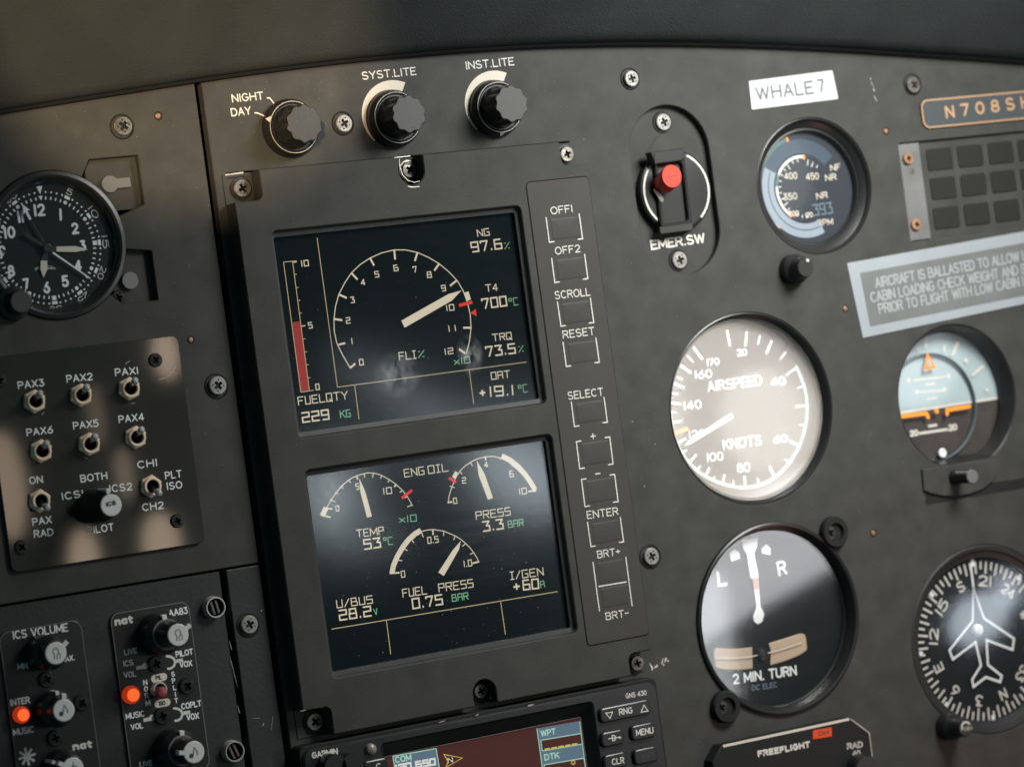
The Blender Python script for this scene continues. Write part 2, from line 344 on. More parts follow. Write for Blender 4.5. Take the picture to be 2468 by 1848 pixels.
# ------------------------------------------------------------------ lettering
def el(cx, cy, rx, ry, a0, a1, n=10): return [(cx + rx * cos(radians(a0 + (a1 - a0) * i / n)), cy + ry * sin(radians(a0 + (a1 - a0) * i / n))) for i in range(n + 1)]
RF = {  # engraved single-stroke letters: width, strokes; capital height 6
 ' ': (1.6, []), '.': (.5, [[(.25, 0), (.25, .15)]]), '-': (2.4, [[(0, 3), (2.4, 3)]]), '+': (3, [[(0, 3), (3, 3)], [(1.5, 1.5), (1.5, 4.5)]]), '/': (2.6, [[(0, -.3), (2.6, 6.3)]]),
 'A': (4, [[(0, 0), (2, 6), (4, 0)], [(.75, 2), (3.25, 2)]]), 'B': (3.7, [[(0, 0), (0, 6), (2.2, 6)] + el(2.2, 4.6, 1.35, 1.4, 90, -90) + [(0, 3.2)], [(2.2, 3.2)] + el(2.2, 1.6, 1.5, 1.6, 90, -90) + [(0, 0)]]),
 'C': (4, [el(2.1, 3, 2.1, 3, 48, 312, 18)]), 'D': (4, [[(0, 0), (0, 6), (1.6, 6)] + el(1.6, 3, 2.4, 3, 90, -90, 12) + [(0, 0)]]),
 'E': (3.3, [[(3.3, 6), (0, 6), (0, 0), (3.3, 0)], [(0, 3.1), (2.7, 3.1)]]), 'F': (3.2, [[(3.2, 6), (0, 6), (0, 0)], [(0, 3.1), (2.6, 3.1)]]),
 'G': (4.2, [el(2.1, 3, 2.1, 3, 48, 340, 18) + [(4.15, 2.8), (2.5, 2.8)]]), 'H': (3.9, [[(0, 0), (0, 6)], [(3.9, 0), (3.9, 6)], [(0, 3.1), (3.9, 3.1)]]), 'I': (.4, [[(.2, 0), (.2, 6)]]),
 'J': (3, [[(3, 6), (3, 1.6)] + el(1.5, 1.6, 1.5, 1.6, 0, -180)]), 'K': (3.8, [[(0, 0), (0, 6)], [(3.6, 6), (0, 2.3)], [(1.3, 3.6), (3.8, 0)]]), 'L': (3.1, [[(0, 6), (0, 0), (3.1, 0)]]),
 'M': (4.6, [[(0, 0), (0, 6), (2.3, 1.2), (4.6, 6), (4.6, 0)]]), 'N': (3.9, [[(0, 0), (0, 6), (3.9, 0), (3.9, 6)]]), 'O': (4.4, [el(2.2, 3, 2.2, 3, 90, 450, 24)]),
 'P': (3.6, [[(0, 0), (0, 6), (2.1, 6)] + el(2.1, 4.4, 1.5, 1.6, 90, -90) + [(0, 2.8)]]), 'Q': (4.4, [el(2.2, 3, 2.2, 3, 90, 450, 24), [(2.6, 1.6), (4.3, -.4)]]),
 'R': (3.7, [[(0, 0), (0, 6), (2.1, 6)] + el(2.1, 4.5, 1.5, 1.5, 90, -90) + [(0, 3)], [(2, 3), (3.7, 0)]]), 'S': (3.6, [el(1.8, 4.5, 1.7, 1.5, 35, 255, 12) + el(1.8, 1.5, 1.8, 1.55, 75, -150, 12)]),
 'T': (3.7, [[(0, 6), (3.7, 6)], [(1.85, 6), (1.85, 0)]]), 'U': (3.8, [[(0, 6), (0, 1.9)] + el(1.9, 1.9, 1.9, 1.9, 180, 360, 12) + [(3.8, 6)]]), 'V': (4, [[(0, 6), (2, 0), (4, 6)]]),
 'W': (5.6, [[(0, 6), (1.4, 0), (2.8, 5.6), (4.2, 0), (5.6, 6)]]), 'X': (3.8, [[(0, 0), (3.8, 6)], [(0, 6), (3.8, 0)]]), 'Y': (3.8, [[(0, 6), (1.9, 2.8), (3.8, 6)], [(1.9, 2.8), (1.9, 0)]]), 'Z': (3.6, [[(0, 6), (3.6, 6), (0, 0), (3.6, 0)]]),
 '0': (3.6, [el(1.8, 3, 1.8, 3, 90, 450, 22)]), '1': (.5, [[(.25, 0), (.25, 6)]]), '2': (3.5, [el(1.75, 4.3, 1.65, 1.7, 160, -35, 12) + [(0, 0), (3.5, 0)]]),
 '3': (3.4, [[(.2, 6), (3, 6), (1.5, 3.6)] + el(1.6, 1.8, 1.75, 1.8, 85, -155, 12)]), '4': (3.8, [[(2.8, 0), (2.8, 6), (0, 1.6), (3.8, 1.6)]]), '5': (3.5, [[(3.2, 6), (.5, 6), (.3, 3.2)] + el(1.6, 1.9, 1.85, 1.95, 125, -150, 14)]),
 '6': (3.5, [[(2.9, 6), (.5, 3)] + el(1.75, 1.75, 1.75, 1.75, 150, -210, 20)]), '7': (3.4, [[(0, 6), (3.4, 6), (1.2, 0)]]), '8': (3.5, [el(1.75, 4.5, 1.4, 1.5, -90, 270, 18), el(1.75, 1.55, 1.75, 1.55, 90, 450, 18)]),
 '9': (3.5, [[(.6, 0), (3, 3)] + el(1.75, 4.25, 1.75, 1.75, -30, 330, 20)]),
 'n': (3, [[(0, 0), (0, 4)], [(0, 2.9)] + el(1.5, 2.6, 1.5, 1.4, 160, 0, 8) + [(3, 0)]]), 'a': (3, [el(1.5, 2, 1.5, 2, 60, 300, 14), [(3, 4), (3, 0)]]), 't': (2.4, [[(.9, 5.6), (.9, 1)] + el(1.9, 1, 1, 1, 180, 280, 6), [(0, 4), (2.4, 4)]])}
SF = {  # square letters of the displays
 ' ': (1.8, []), '.': (.7, [[(.35, 0), (.35, .5)]]), '+': (3, [[(0, 2.6), (3, 2.6)], [(1.5, 1.2), (1.5, 4)]]), '/': (2.6, [[(0, 0), (2.6, 6)]]), '%': (3, [[(0, 0), (3, 6)], [(.3, 5.5), (.9, 5.5)], [(2.1, .5), (2.7, .5)]]),
 'x': (2.8, [[(0, 0), (2.8, 4)], [(0, 4), (2.8, 0)]]), 'o': (1.8, [[(0, 3.9), (1.8, 3.9), (1.8, 6), (0, 6), (0, 3.9)]]),
 '0': (3, [[(0, 0), (3, 0), (3, 6), (0, 6), (0, 0)]]), '1': (.6, [[(.3, 0), (.3, 6)]]), '2': (3, [[(0, 6), (3, 6), (3, 3.2), (0, 3), (0, 0), (3, 0)]]), '3': (3, [[(0, 6), (3, 6), (1.6, 3.3), (3, 3.1), (3, 0), (0, 0)]]),
 '4': (3.2, [[(2.4, 0), (2.4, 6), (0, 1.8), (3.2, 1.8)]]), '5': (3, [[(3, 6), (0, 6), (0, 3.3), (3, 3.3), (3, 0), (0, 0)]]), '6': (3, [[(2.6, 6), (0, 6), (0, 0), (3, 0), (3, 3.2), (0, 3.2)]]), '7': (3, [[(0, 5), (0, 6), (3, 6), (1.3, 0)]]),
 '8': (3, [[(0, 0), (3, 0), (3, 3.1), (0, 3.1), (0, 0)], [(.2, 3.1), (.2, 6), (2.8, 6), (2.8, 3.1)]]), '9': (3, [[(.4, 0), (3, 0), (3, 6), (0, 6), (0, 2.9), (3, 2.9)]]),
 'O': (3.2, [[(0, 0), (3.2, 0), (3.2, 6), (0, 6), (0, 0)]]), 'Q': (3.2, [[(0, 0), (3.2, 0), (3.2, 6), (0, 6), (0, 0)], [(1.7, 1.6), (3.3, -.6)]]), 'U': (3, [[(0, 6), (0, 0), (3, 0), (3, 6)]]),
 'S': (3, [[(3, 6), (0, 6), (0, 3.2), (3, 3.2), (3, 0), (0, 0)]]), 'G': (3.2, [[(3.2, 6), (0, 6), (0, 0), (3.2, 0), (3.2, 3), (1.7, 3)]]), 'C': (2.8, [[(2.8, 6), (0, 6), (0, 0), (2.8, 0)]]), 'A': (3.2, [[(0, 0), (0, 6), (3.2, 6), (3.2, 0)], [(0, 3), (3.2, 3)]]),
 'B': (3.2, [[(0, 0), (0, 6), (2.7, 6), (2.7, 3.2), (0, 3.2)], [(2.7, 3.2), (3.2, 2.6), (3.2, 0), (0, 0)]]), 'R': (3.2, [[(0, 0), (0, 6), (3.2, 6), (3.2, 3.1), (0, 3.1)], [(1.5, 3.1), (3.2, 0)]]), 'P': (3.2, [[(0, 0), (0, 6), (3.2, 6), (3.2, 3), (0, 3)]]),
 'I': (2, [[(1, 0), (1, 6)], [(0, 6), (2, 6)], [(0, 0), (2, 0)]]), 'N': (3.4, [[(0, 0), (0, 6), (3.4, 0), (3.4, 6)]])}
def put_text(mb, txt, p0, p1, cap, hw, z, font=RF, gap=1.35):
    """letters from p0 to p1 along the baseline (panel millimetres), capital height cap"""
    d = Vector(p1) - Vector(p0); L = d.length; ux = d.normalized(); uy = Vector((-ux.y, ux.x))
    G = [font.get(c) or RF.get(c, RF[' ']) for c in txt]; tot = sum(g[0] for g in G) + gap * (len(G) - 1)
    kx = (L - 2 * hw) / max(tot, .6); ky = (cap - 2 * hw) / 6; x = 0; zz = 0
    if tot <= .8: kx = ky
    for g in G:
        for st in g[1]:
            pts = [Vector(p0) + ux * (hw + (x + a) * kx) + uy * (hw + b * ky) for a, b in st]
            cl = len(pts) > 2 and (pts[0] - pts[-1]).length < 1e-4; runs = [[pts[0]]]
            for i in range(1, len(pts)):
                runs[-1].append(pts[i])
                if i < len(pts) - 1 and (pts[i] - pts[i - 1]).normalized().dot((pts[i + 1] - pts[i]).normalized()) < -.05: runs.append([pts[i]])
            if cl and len(runs) == 1: mb.strip(pts, hw, z + .006 * (zz % 6), closed=True); zz += 1
            else:
                for r_ in runs: mb.strip(r_, hw, z + .006 * (zz % 6), cap=True); zz += 1
        x += g[0] + gap
    return mb
def T(mb, s, txt, a, b, cap, z, hw=.22, font=RF, gap=1.35):
    put_text(mb, txt, at(s, *a, z), at(s, *b, z), vlen(s, a[0], a[1], cap, z), hw, z, font, gap); return mb
def legend(parent, s, txt, a, b, cap, z, hw=.24, m='white_print', name='legend', font=RF, gap=1.35):
    return part(name, T(MB(), s, txt, a, b, cap, z, hw, font, gap), m, parent, smooth=0)
def lines(mb, s, segs, hw, z, cap=False):
    for i, sg in enumerate(segs): mb.strip(ats(s, sg, z), hw, z + .005 * (i % 4), cap=cap)
    return mb
def disc(mb, x, y, r, z, n=20): return mb.flat(circ(x, y, r, n), z)
def band(mb, cx, cy, r0, r1, a0, a1, z, n=40, r1e=None):
    A = [radians(a0 + (a1 - a0) * i / n) for i in range(n + 1)]
    o = [(cx + (r1 + ((r1e if r1e is not None else r1) - r1) * i / n) * cos(t), cy + (r1 + ((r1e if r1e is not None else r1) - r1) * i / n) * sin(t)) for i, t in enumerate(A)]
    q = [(cx + r0 * cos(t), cy + r0 * sin(t)) for t in A]
    I = [mb.V(*p, z) for p in o]; J = [mb.V(*p, z) for p in q]
    for i in range(n): mb.F((J[i], I[i], I[i + 1], J[i + 1]))
    return mb

# ------------------------------------------------------------------ common hardware
def cross(cx, cy, r, wd, a=0):
    base = [(wd, wd), (wd, r), (-wd, r), (-wd, wd), (-r, wd), (-r, -wd), (-wd, -wd), (-wd, -r), (wd, -r), (wd, -wd), (r, -wd), (r, wd)]
    return [(cx + x * cos(a) - y * sin(a), cy + x * sin(a) + y * cos(a)) for x, y in base]
def screw_head(x, y, z, r, a=.3, ht=1.2, pits=True):
    mb = MB(); hole = ccw(cross(x, y, r * .52, r * .17, a))
    mb.lathe(x, y, [(r, z - ht), (r, z - .35), (r * .9, z - .08)], 28, cap1=False)
    rim = circ(x, y, r * .9, 28); ir = mb.ring(rim, z - .08); hr = mb.ring(hole, z); fl = mb.ring(inset(hole, .08), z - .9)
    flat = ir + hr
    for t in tessellate_polygon([[Vector((*p, 0)) for p in rim], [Vector((*p, 0)) for p in hole]]): mb.F([flat[i] for i in t])
    mb.bridge(hr, fl); mb.mi = 1; mb.F(fl)
    if pits:
        for k in range(4): disc(mb, x + r * .62 * cos(a + pi / 4 + k * pi / 2), y + r * .62 * sin(a + pi / 4 + k * pi / 2), r * .09, z + .015, 8)
    mb.mi = 0; return mb
def bore_ring(x, y, r, z): return MB().lathe(x, y, [(r * 1.06, z), (r, z + .25), (r * .93, z + .3), (r * .88, z - .2), (.2, z - .2)], 32)

# ================================================================== the setting
xL, _ = at('P', 468, 196); _, yLb = at('P', 560, 1366)
xM, _ = at('P', 492, 250)
far_x = at('P', 2900, 924)[0]; low_y = at('P', 1234, 2150)[1]; lx = at('P', -330, 924)[0]
ARC = [(-420, 352), (0, 272), (250, 233), (470, 197), (700, 165), (848, 148), (1116, 122), (1320, 111), (1506, 107), (1673, 107), (1952, 116), (2468, 150), (2950, 198)]
arc = [at('P', x, y, 3) for x, y in ARC]
def arc_y(x):
    for (a, b), (c, d) in zip(arc, arc[1:]):
        if a <= x <= c: return b + (d - b) * (x - a) / (c - a)
    return arc[-1][1] if x > arc[-1][0] else arc[0][1]
b_ = MB(); b_.box(lx - 5, low_y, -40, far_x, arc_y(0) + 30, -34)
single('panel_backing', b_, 'void_black', 'black structure seen through the gaps between the instrument plates', 'backing', 0, 0, -30, kind='structure')

# places of the round instruments: centre of the cut-out on the panel, radius
def hole_of(s, cx, cy, ry): x, y = at(s, cx, cy); return x, y, vlen(s, cx, cy, ry)
NR = hole_of('K', 1432, 912, 486); AS = hole_of('M', 742, 842, 738); TU = hole_of('O', 722, 826, 700); CO = hole_of('Q', 800, 725, 690)
CK = hole_of('C', 498, 868, 690)
AI = hole_of('N', 795, 650, 578)
e0 = at('K', 372, 335); e1 = at('K', 482, 1552); eL = at('K', 106, 620)[0]; eR = at('K', 676, 620)[0]
EX = (eL + eR) / 2; ER = (eR - eL) / 2; EY0, EY1 = e1[1], e0[1]
ax0, ay1 = at('L', 348, 488); ay0 = at('L', 420, 1048)[1]; ax1 = at('P', 2800, 300)[0]
ai_low = at('N', 520, 1225)[1]
AIA = math.degrees(math.asin(max(-.97, (ai_low - AI[1]) / AI[2]))); AIL = [AIA + (180 - 2 * AIA) * i / 64 for i in range(65)]
AIH = [(AI[0] + AI[2] * cos(radians(a)), AI[1] + AI[2] * sin(radians(a))) for a in AIL]
EDH = rr(at('T', 590, 0, 8)[0] + 1, at('J', 275, 478, 8)[1] + 1, at('P', 1488, 950, 8)[0] - 1, at('B', 390, 698, 8)[1] + 1.5, 1.5)   # opening the display sits in
top_m = [(x, arc_y(x) + 10) for x in [xM + (far_x - xM) * i / 16 for i in range(17)]]
outer = [(xM, low_y), (far_x, low_y)] + top_m[::-1]
mp = MB().plate(outer, [stadium(EX, EY0, EY1, ER), circ(*NR[:2], NR[2], 72), circ(*AS[:2], AS[2], 90), circ(TU[0], TU[1], TU[2] - .8, 90), circ(*CO[:2], CO[2], 90), AIH,
                        rr(ax0, ay0, ax1, ay1, .6), EDH], -4, 0, .3)
main_panel = single('instrument_panel', mp, 'panel_paint', 'large matt grey instrument plate carrying the display, knobs and round gauges', 'instrument panel', 0, 0, 0, kind='structure')
sx0, sy0 = lx, yLb; sy_t = [(x, arc_y(x) + 10) for x in [lx + (xL - lx) * i / 8 for i in range(9)]]
# pocketed clock cut-out in the side plate
def union_hole(cx, cy, r, polys):
    cand = set(i * 3 for i in range(120))
    for p in polys:
        for q in p: a = math.degrees(atan2(q[1] - cy, q[0] - cx)) % 360; cand |= {a - .05, a + .05}
    out = []
    for a in sorted(cand):
        u = (cos(radians(a)), sin(radians(a))); best = r
        for p in polys:
            n = len(p)
            for i in range(n):
                (x1, y1), (x2, y2) = p[i], p[(i + 1) % n]; ex, ey = x2 - x1, y2 - y1; den = u[0] * ey - u[1] * ex
                if abs(den) < 1e-9: continue
                t = ((x1 - cx) * ey - (y1 - cy) * ex) / den; q = ((x1 - cx) * u[1] - (y1 - cy) * u[0]) / den
                if t > 0 and -1e-6 <= q <= 1 + 1e-6: best = max(best, t)
        out.append((cx + u[0] * best, cy + u[1] * best))
    return out
def pocket(pts): 
    q = ats('C', pts); xs = [p[0] for p in q]; ys = [p[1] for p in q]; x0, x1, y0, y1 = (xs[0] + xs[3]) / 2, (xs[1] + xs[2]) / 2, (ys[2] + ys[3]) / 2, (ys[0] + ys[1]) / 2
    return (x0, y0, x1, y1)
pk1 = pocket([(815, 90), (1250, 55), (1310, 500), (860, 545)]); pk2 = pocket([(1130, 945), (1375, 915), (1432, 1365), (1010, 1415)])
boxes = [[(a, b), (c, b), (c, d), (a, d)] for a, b, c, d in (pk1, pk2)]
ck_hole = union_hole(CK[0], CK[1], CK[2] - .6, boxes)
sp_ = MB().plate([(lx, yLb), (xL, yLb)] + sy_t[::-1], [ck_hole], -4, 0, .3)
side_panel = single('side_panel', sp_, 'panel_paint', 'matt grey side plate with the clock and intercom switches', 'instrument panel', lx + 30, 0, 0, kind='structure')
xa1 = at('P', 532, 1380)[0]; ya1 = yLb - .7
lp = MB().prism([(lx, low_y), (xa1, low_y), (xa1, ya1), (lx, ya1)], -6, -1.2, .3)
lower_panel = single('lower_panel', lp, 'black_paint', 'black lower plate around the two audio controllers', 'instrument panel', lx + 30, -60, 0, kind='structure')
xs0 = at('P', 545, 1376)[0]; xs1 = at('P', 625, 1361)[0]
st = MB().prism([(xs0, low_y), (xs1, low_y), (xs1, ya1), (xs0, ya1)], -5, 0, .35)
strip = single('mounting_strip', st, 'black_paint', 'narrow black upright strip between the audio controllers and the display', 'mounting strip', xs0, -60, 0)

# glareshield: padded hood curving out over the top of the panel
def resample(P, n):
    out = []; L = [0]
    for a, b in zip(P, P[1:]): L.append(L[-1] + hypot(b[0] - a[0], b[1] - a[1]))
    for i in range(n + 1):
        s_ = L[-1] * i / n; k = max(j for j in range(len(L)) if L[j] <= s_ + 1e-9); k = min(k, len(P) - 2); f = (s_ - L[k]) / (L[k + 1] - L[k])
        out.append((P[k][0] + (P[k + 1][0] - P[k][0]) * f, P[k][1] + (P[k + 1][1] - P[k][1]) * f))
    return out
ra = resample(arc, 60)
for _ in range(6): ra = [ra[0]] + [((ra[i - 1][0] + 2 * ra[i][0] + ra[i + 1][0]) / 4, (ra[i - 1][1] + 2 * ra[i][1] + ra[i + 1][1]) / 4) for i in range(1, len(ra) - 1)] + [ra[-1]]
gs = thing('glareshield', 'dark padded hood curving out over the top edge of the panel', 'glareshield', 0, ra[30][1], 0, kind='structure')
gm = MB(); prof = [(1.2, .3), (1.0, 3.5), (1.8, 6), (4, 9), (10, 15), (25, 31), (50, 56), (90, 90), (130, 115), (150, 115), (150, 0)]
rings = [[gm.V(x, y + dy, z) for x, y in ra] for dy, z in prof]
for a, c in zip(rings, rings[1:]):
    for i in range(len(a) - 1): gm.F((a[i], a[i + 1], c[i + 1], c[i]))
part('hood', gm, 'shield_cloth', gs)
sm = MB(); prof = [(1.3, .1), (.2, .2), (-.3, 1.2), (-.1, 2.4), (.6, 3.0), (1.3, 2.6)]
rings = [[sm.V(x, y + dy, z) for x, y in ra] for dy, z in prof]
for a, c in zip(rings, rings[1:]):
    for i in range(len(a) - 1): sm.F((a[i], a[i + 1], c[i + 1], c[i]))
part('edge_seal', sm, 'matt_black', gs)

# ================================================================== printed legends on the plates
legend(main_panel, 'S', 'NIGHT', (778, 525), (1150, 492), 98, .06, .23)
legend(main_panel, 'S', 'DAY', (770, 690), (1005, 665), 98, .06, .23)
part('pointer_line', lines(MB(), 'S', [[(1183, 472), (1218, 470), (1282, 552)]], .24, .06), 'white_print', main_panel, smooth=0)
part('pointer_line', lines(MB(), 'S', [[(1040, 645), (1078, 647), (1190, 700)]], .24, .06), 'white_print', main_panel, smooth=0)
legend(main_panel, 'B', 'SYST.LITE', (937, 207), (1226, 180), 44, .06, .22)
legend(main_panel, 'B', 'INST.LITE', (1490, 152), (1748, 128), 44, .06, .22)

# ================================================================== rotary knobs of the top row
def rotary_knob(x, y, label, point):
    t = thing('rotary_knob', label, 'knob', x, y, 0, 'fluted black knobs of the lighting row')
    sk = part('skirt', MB().lathe(x, y, [(10.6, 0), (10.7, 1.2), (10.5, 2.6), (9.4, 4.4), (9.2, 4.5), (8.4, 3.9), (.2, 3.9)], 64), 'black_plastic', t)
    part('rim_line', MB().lathe(x, y, [(9.42, 4.42), (9.46, 4.56), (9.2, 4.58), (9.2, 4.4)], 64, cap1=False), 'dim_print', t)
    g = MB(); n = 90
    def fl(r, amp): return [(x + (r + amp * cos(10 * 2 * pi * i / n)) * cos(2 * pi * i / n + .2), y + (r + amp * cos(10 * 2 * pi * i / n)) * sin(2 * pi * i / n + .2)) for i in range(n)]
    rs = [g.ring(circ(x, y, 8.0, n), 3.9), g.ring(circ(x, y, 7.7, n), 4.8), g.ring(fl(7.2, .30), 6), g.ring(fl(6.75, .34), 13.2), g.ring(fl(6.6, .33), 13.6)]
    for a, c in zip(rs, rs[1:]): g.bridge(a, c)
    part('grip', g, 'black_plastic', t)
    f = MB(); r4 = f.ring(fl(6.6, .33), 13.6); r5 = f.ring(fl(6.35, .32), 13.75); f.bridge(r4, r5); f.F(r5); part('grip_face', f, 'knob_face', t)
    if point is not None:
        a = radians(point); u = Vector((cos(a), sin(a))); v = Vector((-u.y, u.x)); c = Vector((x, y)); q = MB()
        A = c + u * 9.5 + v * 1.2; Bp = c + u * 9.5 - v * 1.2; C_ = c + u * 10.75
        q.F([q.V(A.x, A.y, 4.55), q.V(Bp.x, Bp.y, 4.55), q.V(C_.x, C_.y, 2.8)])
        part('pointer_mark', q, 'white_print', t, smooth=0)
    return t
kx = [at('B', 545, 466), at('B', 1097, 415), at('B', 1640, 360)]
rotary_knob(*kx[0], 'black fluted knob beside the NIGHT and DAY legends', 158)
rotary_knob(*kx[1], 'black fluted knob under the SYST. LITE legend inside a tapering white arc', None)
rotary_knob(*kx[2], 'black fluted knob under the INST. LITE legend with white pointer at the bottom', 268)
for i in (1, 2):
    part('dimmer_arc', band(MB(), *kx[i], 10.9, 14.9, 61, 221, .06, r1e=11.3), 'cream_print', main_panel, smooth=0)

# ================================================================== loose hardware of the plates
def panel_screw(s, cx, cy, hr, bx, by, br, label, mt='screw_steel', a=.3, ring='matt_black'):
    x, y = at(s, bx, by); r = vlen(s, cx, cy, hr); R = vlen(s, bx, by, br); hx, hy = at(s, cx, cy, 1.5)
    t = thing('panel_screw', label, 'screw', x, y, 0, 'cross head screws of the instrument plates')
    part('counterbore', bore_ring(x, y, R, .05), ring, t)
    part('screw_head', screw_head(x + (hx - x) * .5, y + (hy - y) * .5, 1.5, r, a), [mt, 'matt_black'], t)
panel_screw('A', 1052, 1066, 84, 1036, 1078, 104, 'grey cross head screw above the clock bracket, near the small brass rivet', 'worn_steel', .9)
panel_screw('B', 843, 438, 47, 832, 438, 62, 'bright speckled cross head screw between the first two fluted knobs', 'screw_steel', .5)
panel_screw('K', 130, 146, 57, 113, 150, 76, 'steel cross head screw high above the emergency switch plate', 'screw_steel', .2)
panel_screw('L', 437, 158, 46, 428, 152, 60, 'dull blurred screw above the engraved registration plate', 'worn_steel', .7)
panel_screw('D', 1408, 393, 60, 1393, 402, 80, 'pale cross head screw just outside the corner of the switch plate', 'screw_steel', .6)
panel_screw('I', 750, 1078, 57, 737, 1078, 80, 'pale cross head screw beside the BRT+ key of the display', 'screw_steel', .4)
panel_screw('E', 1907, 490, 70, 1888, 497, 92, 'pale cross head screw on the narrow black strip', 'screw_steel', .4)
def rivet(s, cx, cy, r, label, m='copper'):
    x, y = at(s, cx, cy); R = vlen(s, cx, cy, r)
    t = thing('rivet', label, 'rivet', x, y, 0, 'small countersunk rivets')
    part('rivet_hole', MB().lathe(x, y, [(R * 1.12, .03), (R * 1.02, .12), (R * .9, .04)], 20), 'matt_black', t)
    part('rivet_head', MB().lathe(x - R * .15, y, [(R * .75, .05), (R * .6, .4), (R * .3, .55)], 16), m, t)
rivet('A', 1345, 986, 34, 'small brass rivet beside the grey screw above the clock')
rivet('D', 1229, 104, 24, 'small copper rivet outside the upper corner of the switch plate')
rivet('L', 279, 418, 20, 'small copper rivet between the rotor gauge and the annunciator block')
rivet('L', 46, 1428, 20, 'small copper rivet beside the corner of the ballast placard')
rivet('O', 1426, 195, 27, 'small copper rivet beside the upper ear of the turn indicator')

def fastener(s, cx, cy, r, label, a):
    x, y = at(s, cx, cy, 2); R = vlen(s, cx, cy, r)
    t = thing('quarter_turn_fastener', label, 'fastener', x, y, -1.2, 'slotted quarter turn fasteners')
    part('cup', MB().lathe(x, y, [(R * 1.05, -1.2), (R, 1.6), (R * .95, 2.1), (R * .86, 2.1), (R * .82, 1.4)], 36, cap1=False), 'chrome', t)
    part('recess', MB().lathe(x, y, [(R * .83, 1.5), (R * .8, .2), (.1, .2)], 30), 'void_black', t)
    u = Vector((cos(a), sin(a))); v = Vector((-u.y, u.x)); q = MB(); c = Vector((x, y))
    for sg in (-1, 1):
        p = [c + v * (sg * .45) + u * (R * .72), c + v * (sg * 1.35) + u * (R * .55), c + v * (sg * 1.35) - u * (R * .55), c + v * (sg * .45) - u * (R * .72)]
        q.prism([tuple(k) for k in p], .2, 1.2, .15)
    part('slot', q, 'worn_steel', t)
fastener('E', 1645, 363, 82, 'chrome ringed slotted fastener beside the AA83 corner', 1.75)
fastener('E', 1790, 1460, 82, 'chrome ringed slotted fastener lower down beside the strip', 1.9)

# ================================================================== chips and scratches
ch = MB()
def chip(s, x, y, L, wd, a, z=.07):
    p = at(s, x, y, z); pts = []
    for i in range(10):
        t = 2 * pi * i / 10; r = random.uniform(.55, 1.1); u, v = cos(t) * L * r / 2, sin(t) * wd * r / 2
        pts.append((p[0] + u * cos(a) - v * sin(a), p[1] + u * sin(a) + v * cos(a)))
    ch.flat(pts, z + random.uniform(0, .01))
for x, y in ((190, 120), (196, 145), (205, 160), (214, 225), (222, 240), (208, 180)): chip('L', x, y, random.uniform(.8, 2.2), .5, 1.9)
for x, y, L in ((2010, 130, 3), (2035, 128, 2.5), (2068, 105, 3), (2085, 95, 2.4), (2075, 120, 1.5), (2100, 100, 1), (2012, 145, 1)): chip('J', x, y, L, 1.0, random.uniform(0, 3))
for x, y in ((1540, 90), (620, 180), (700, 610), (770, 330)): chip('I', x, y, .5, .35, 1)
for k in range(60):
    chip('P', random.uniform(650, 2400), random.uniform(260, 1800), random.uniform(.15, .35), .16, random.uniform(0, 3))
part('paint_chip', ch, 'chip_bare', main_panel, smooth=0)
def dust(parent, box, n, z, avoid=()):
    m = MB(); k = 0
    while k < n:
        px, py = random.uniform(box[0], box[2]), random.uniform(box[1], box[3]); q = at('P', px, py, z); k += 1
        if any(hypot(q[0] - a, q[1] - b) < c + 1 for a, b, c in avoid): continue
        m.flat(circ(q[0], q[1], random.uniform(.05, .13), 5, random.uniform(0, 3)), z + random.uniform(0, .01))
    part('dust_specks', m, 'dust_grey', parent, smooth=0)['kind'] = 'stuff'
dust(main_panel, (1420, 140, 2468, 1848), 420, .08, (NR, AS, TU, CO, AI)); dust(main_panel, (500, 190, 1420, 330), 110, .08); dust(side_panel, (0, 260, 540, 1330), 150, .08, (CK,)); dust(lower_panel, (0, 1460, 560, 1848), 60, -1.1)
ch = MB()
for x, y in ((150, 430), (330, 330), (60, 760), (455, 640), (440, 780), (350, 770)): chip('P', x, y, .3, .2, 1)
part('paint_chip', ch, 'chip_bare', side_panel, smooth=0)
ch = MB(); chip('T', 205, 900, 14, .25, 1.69, -.7); chip('T', 182, 700, 5, .25, 1.7, -.7); chip('T', 246, 1205, 4, .25, 1.7, -.7); part('paint_chip', ch, 'chip_bare', lower_panel, smooth=0)
ch = MB(); chip('T', 508, 1310, 7, .22, 1.3, .1); chip('T', 440, 1320, 2, .3, 1, .1); chip('T', 425, 428, .8, .6, 1, .1); chip('T', 390, 1270, 4, .15, 3, .1); part('scratch', ch, 'dim_print', strip, smooth=0)

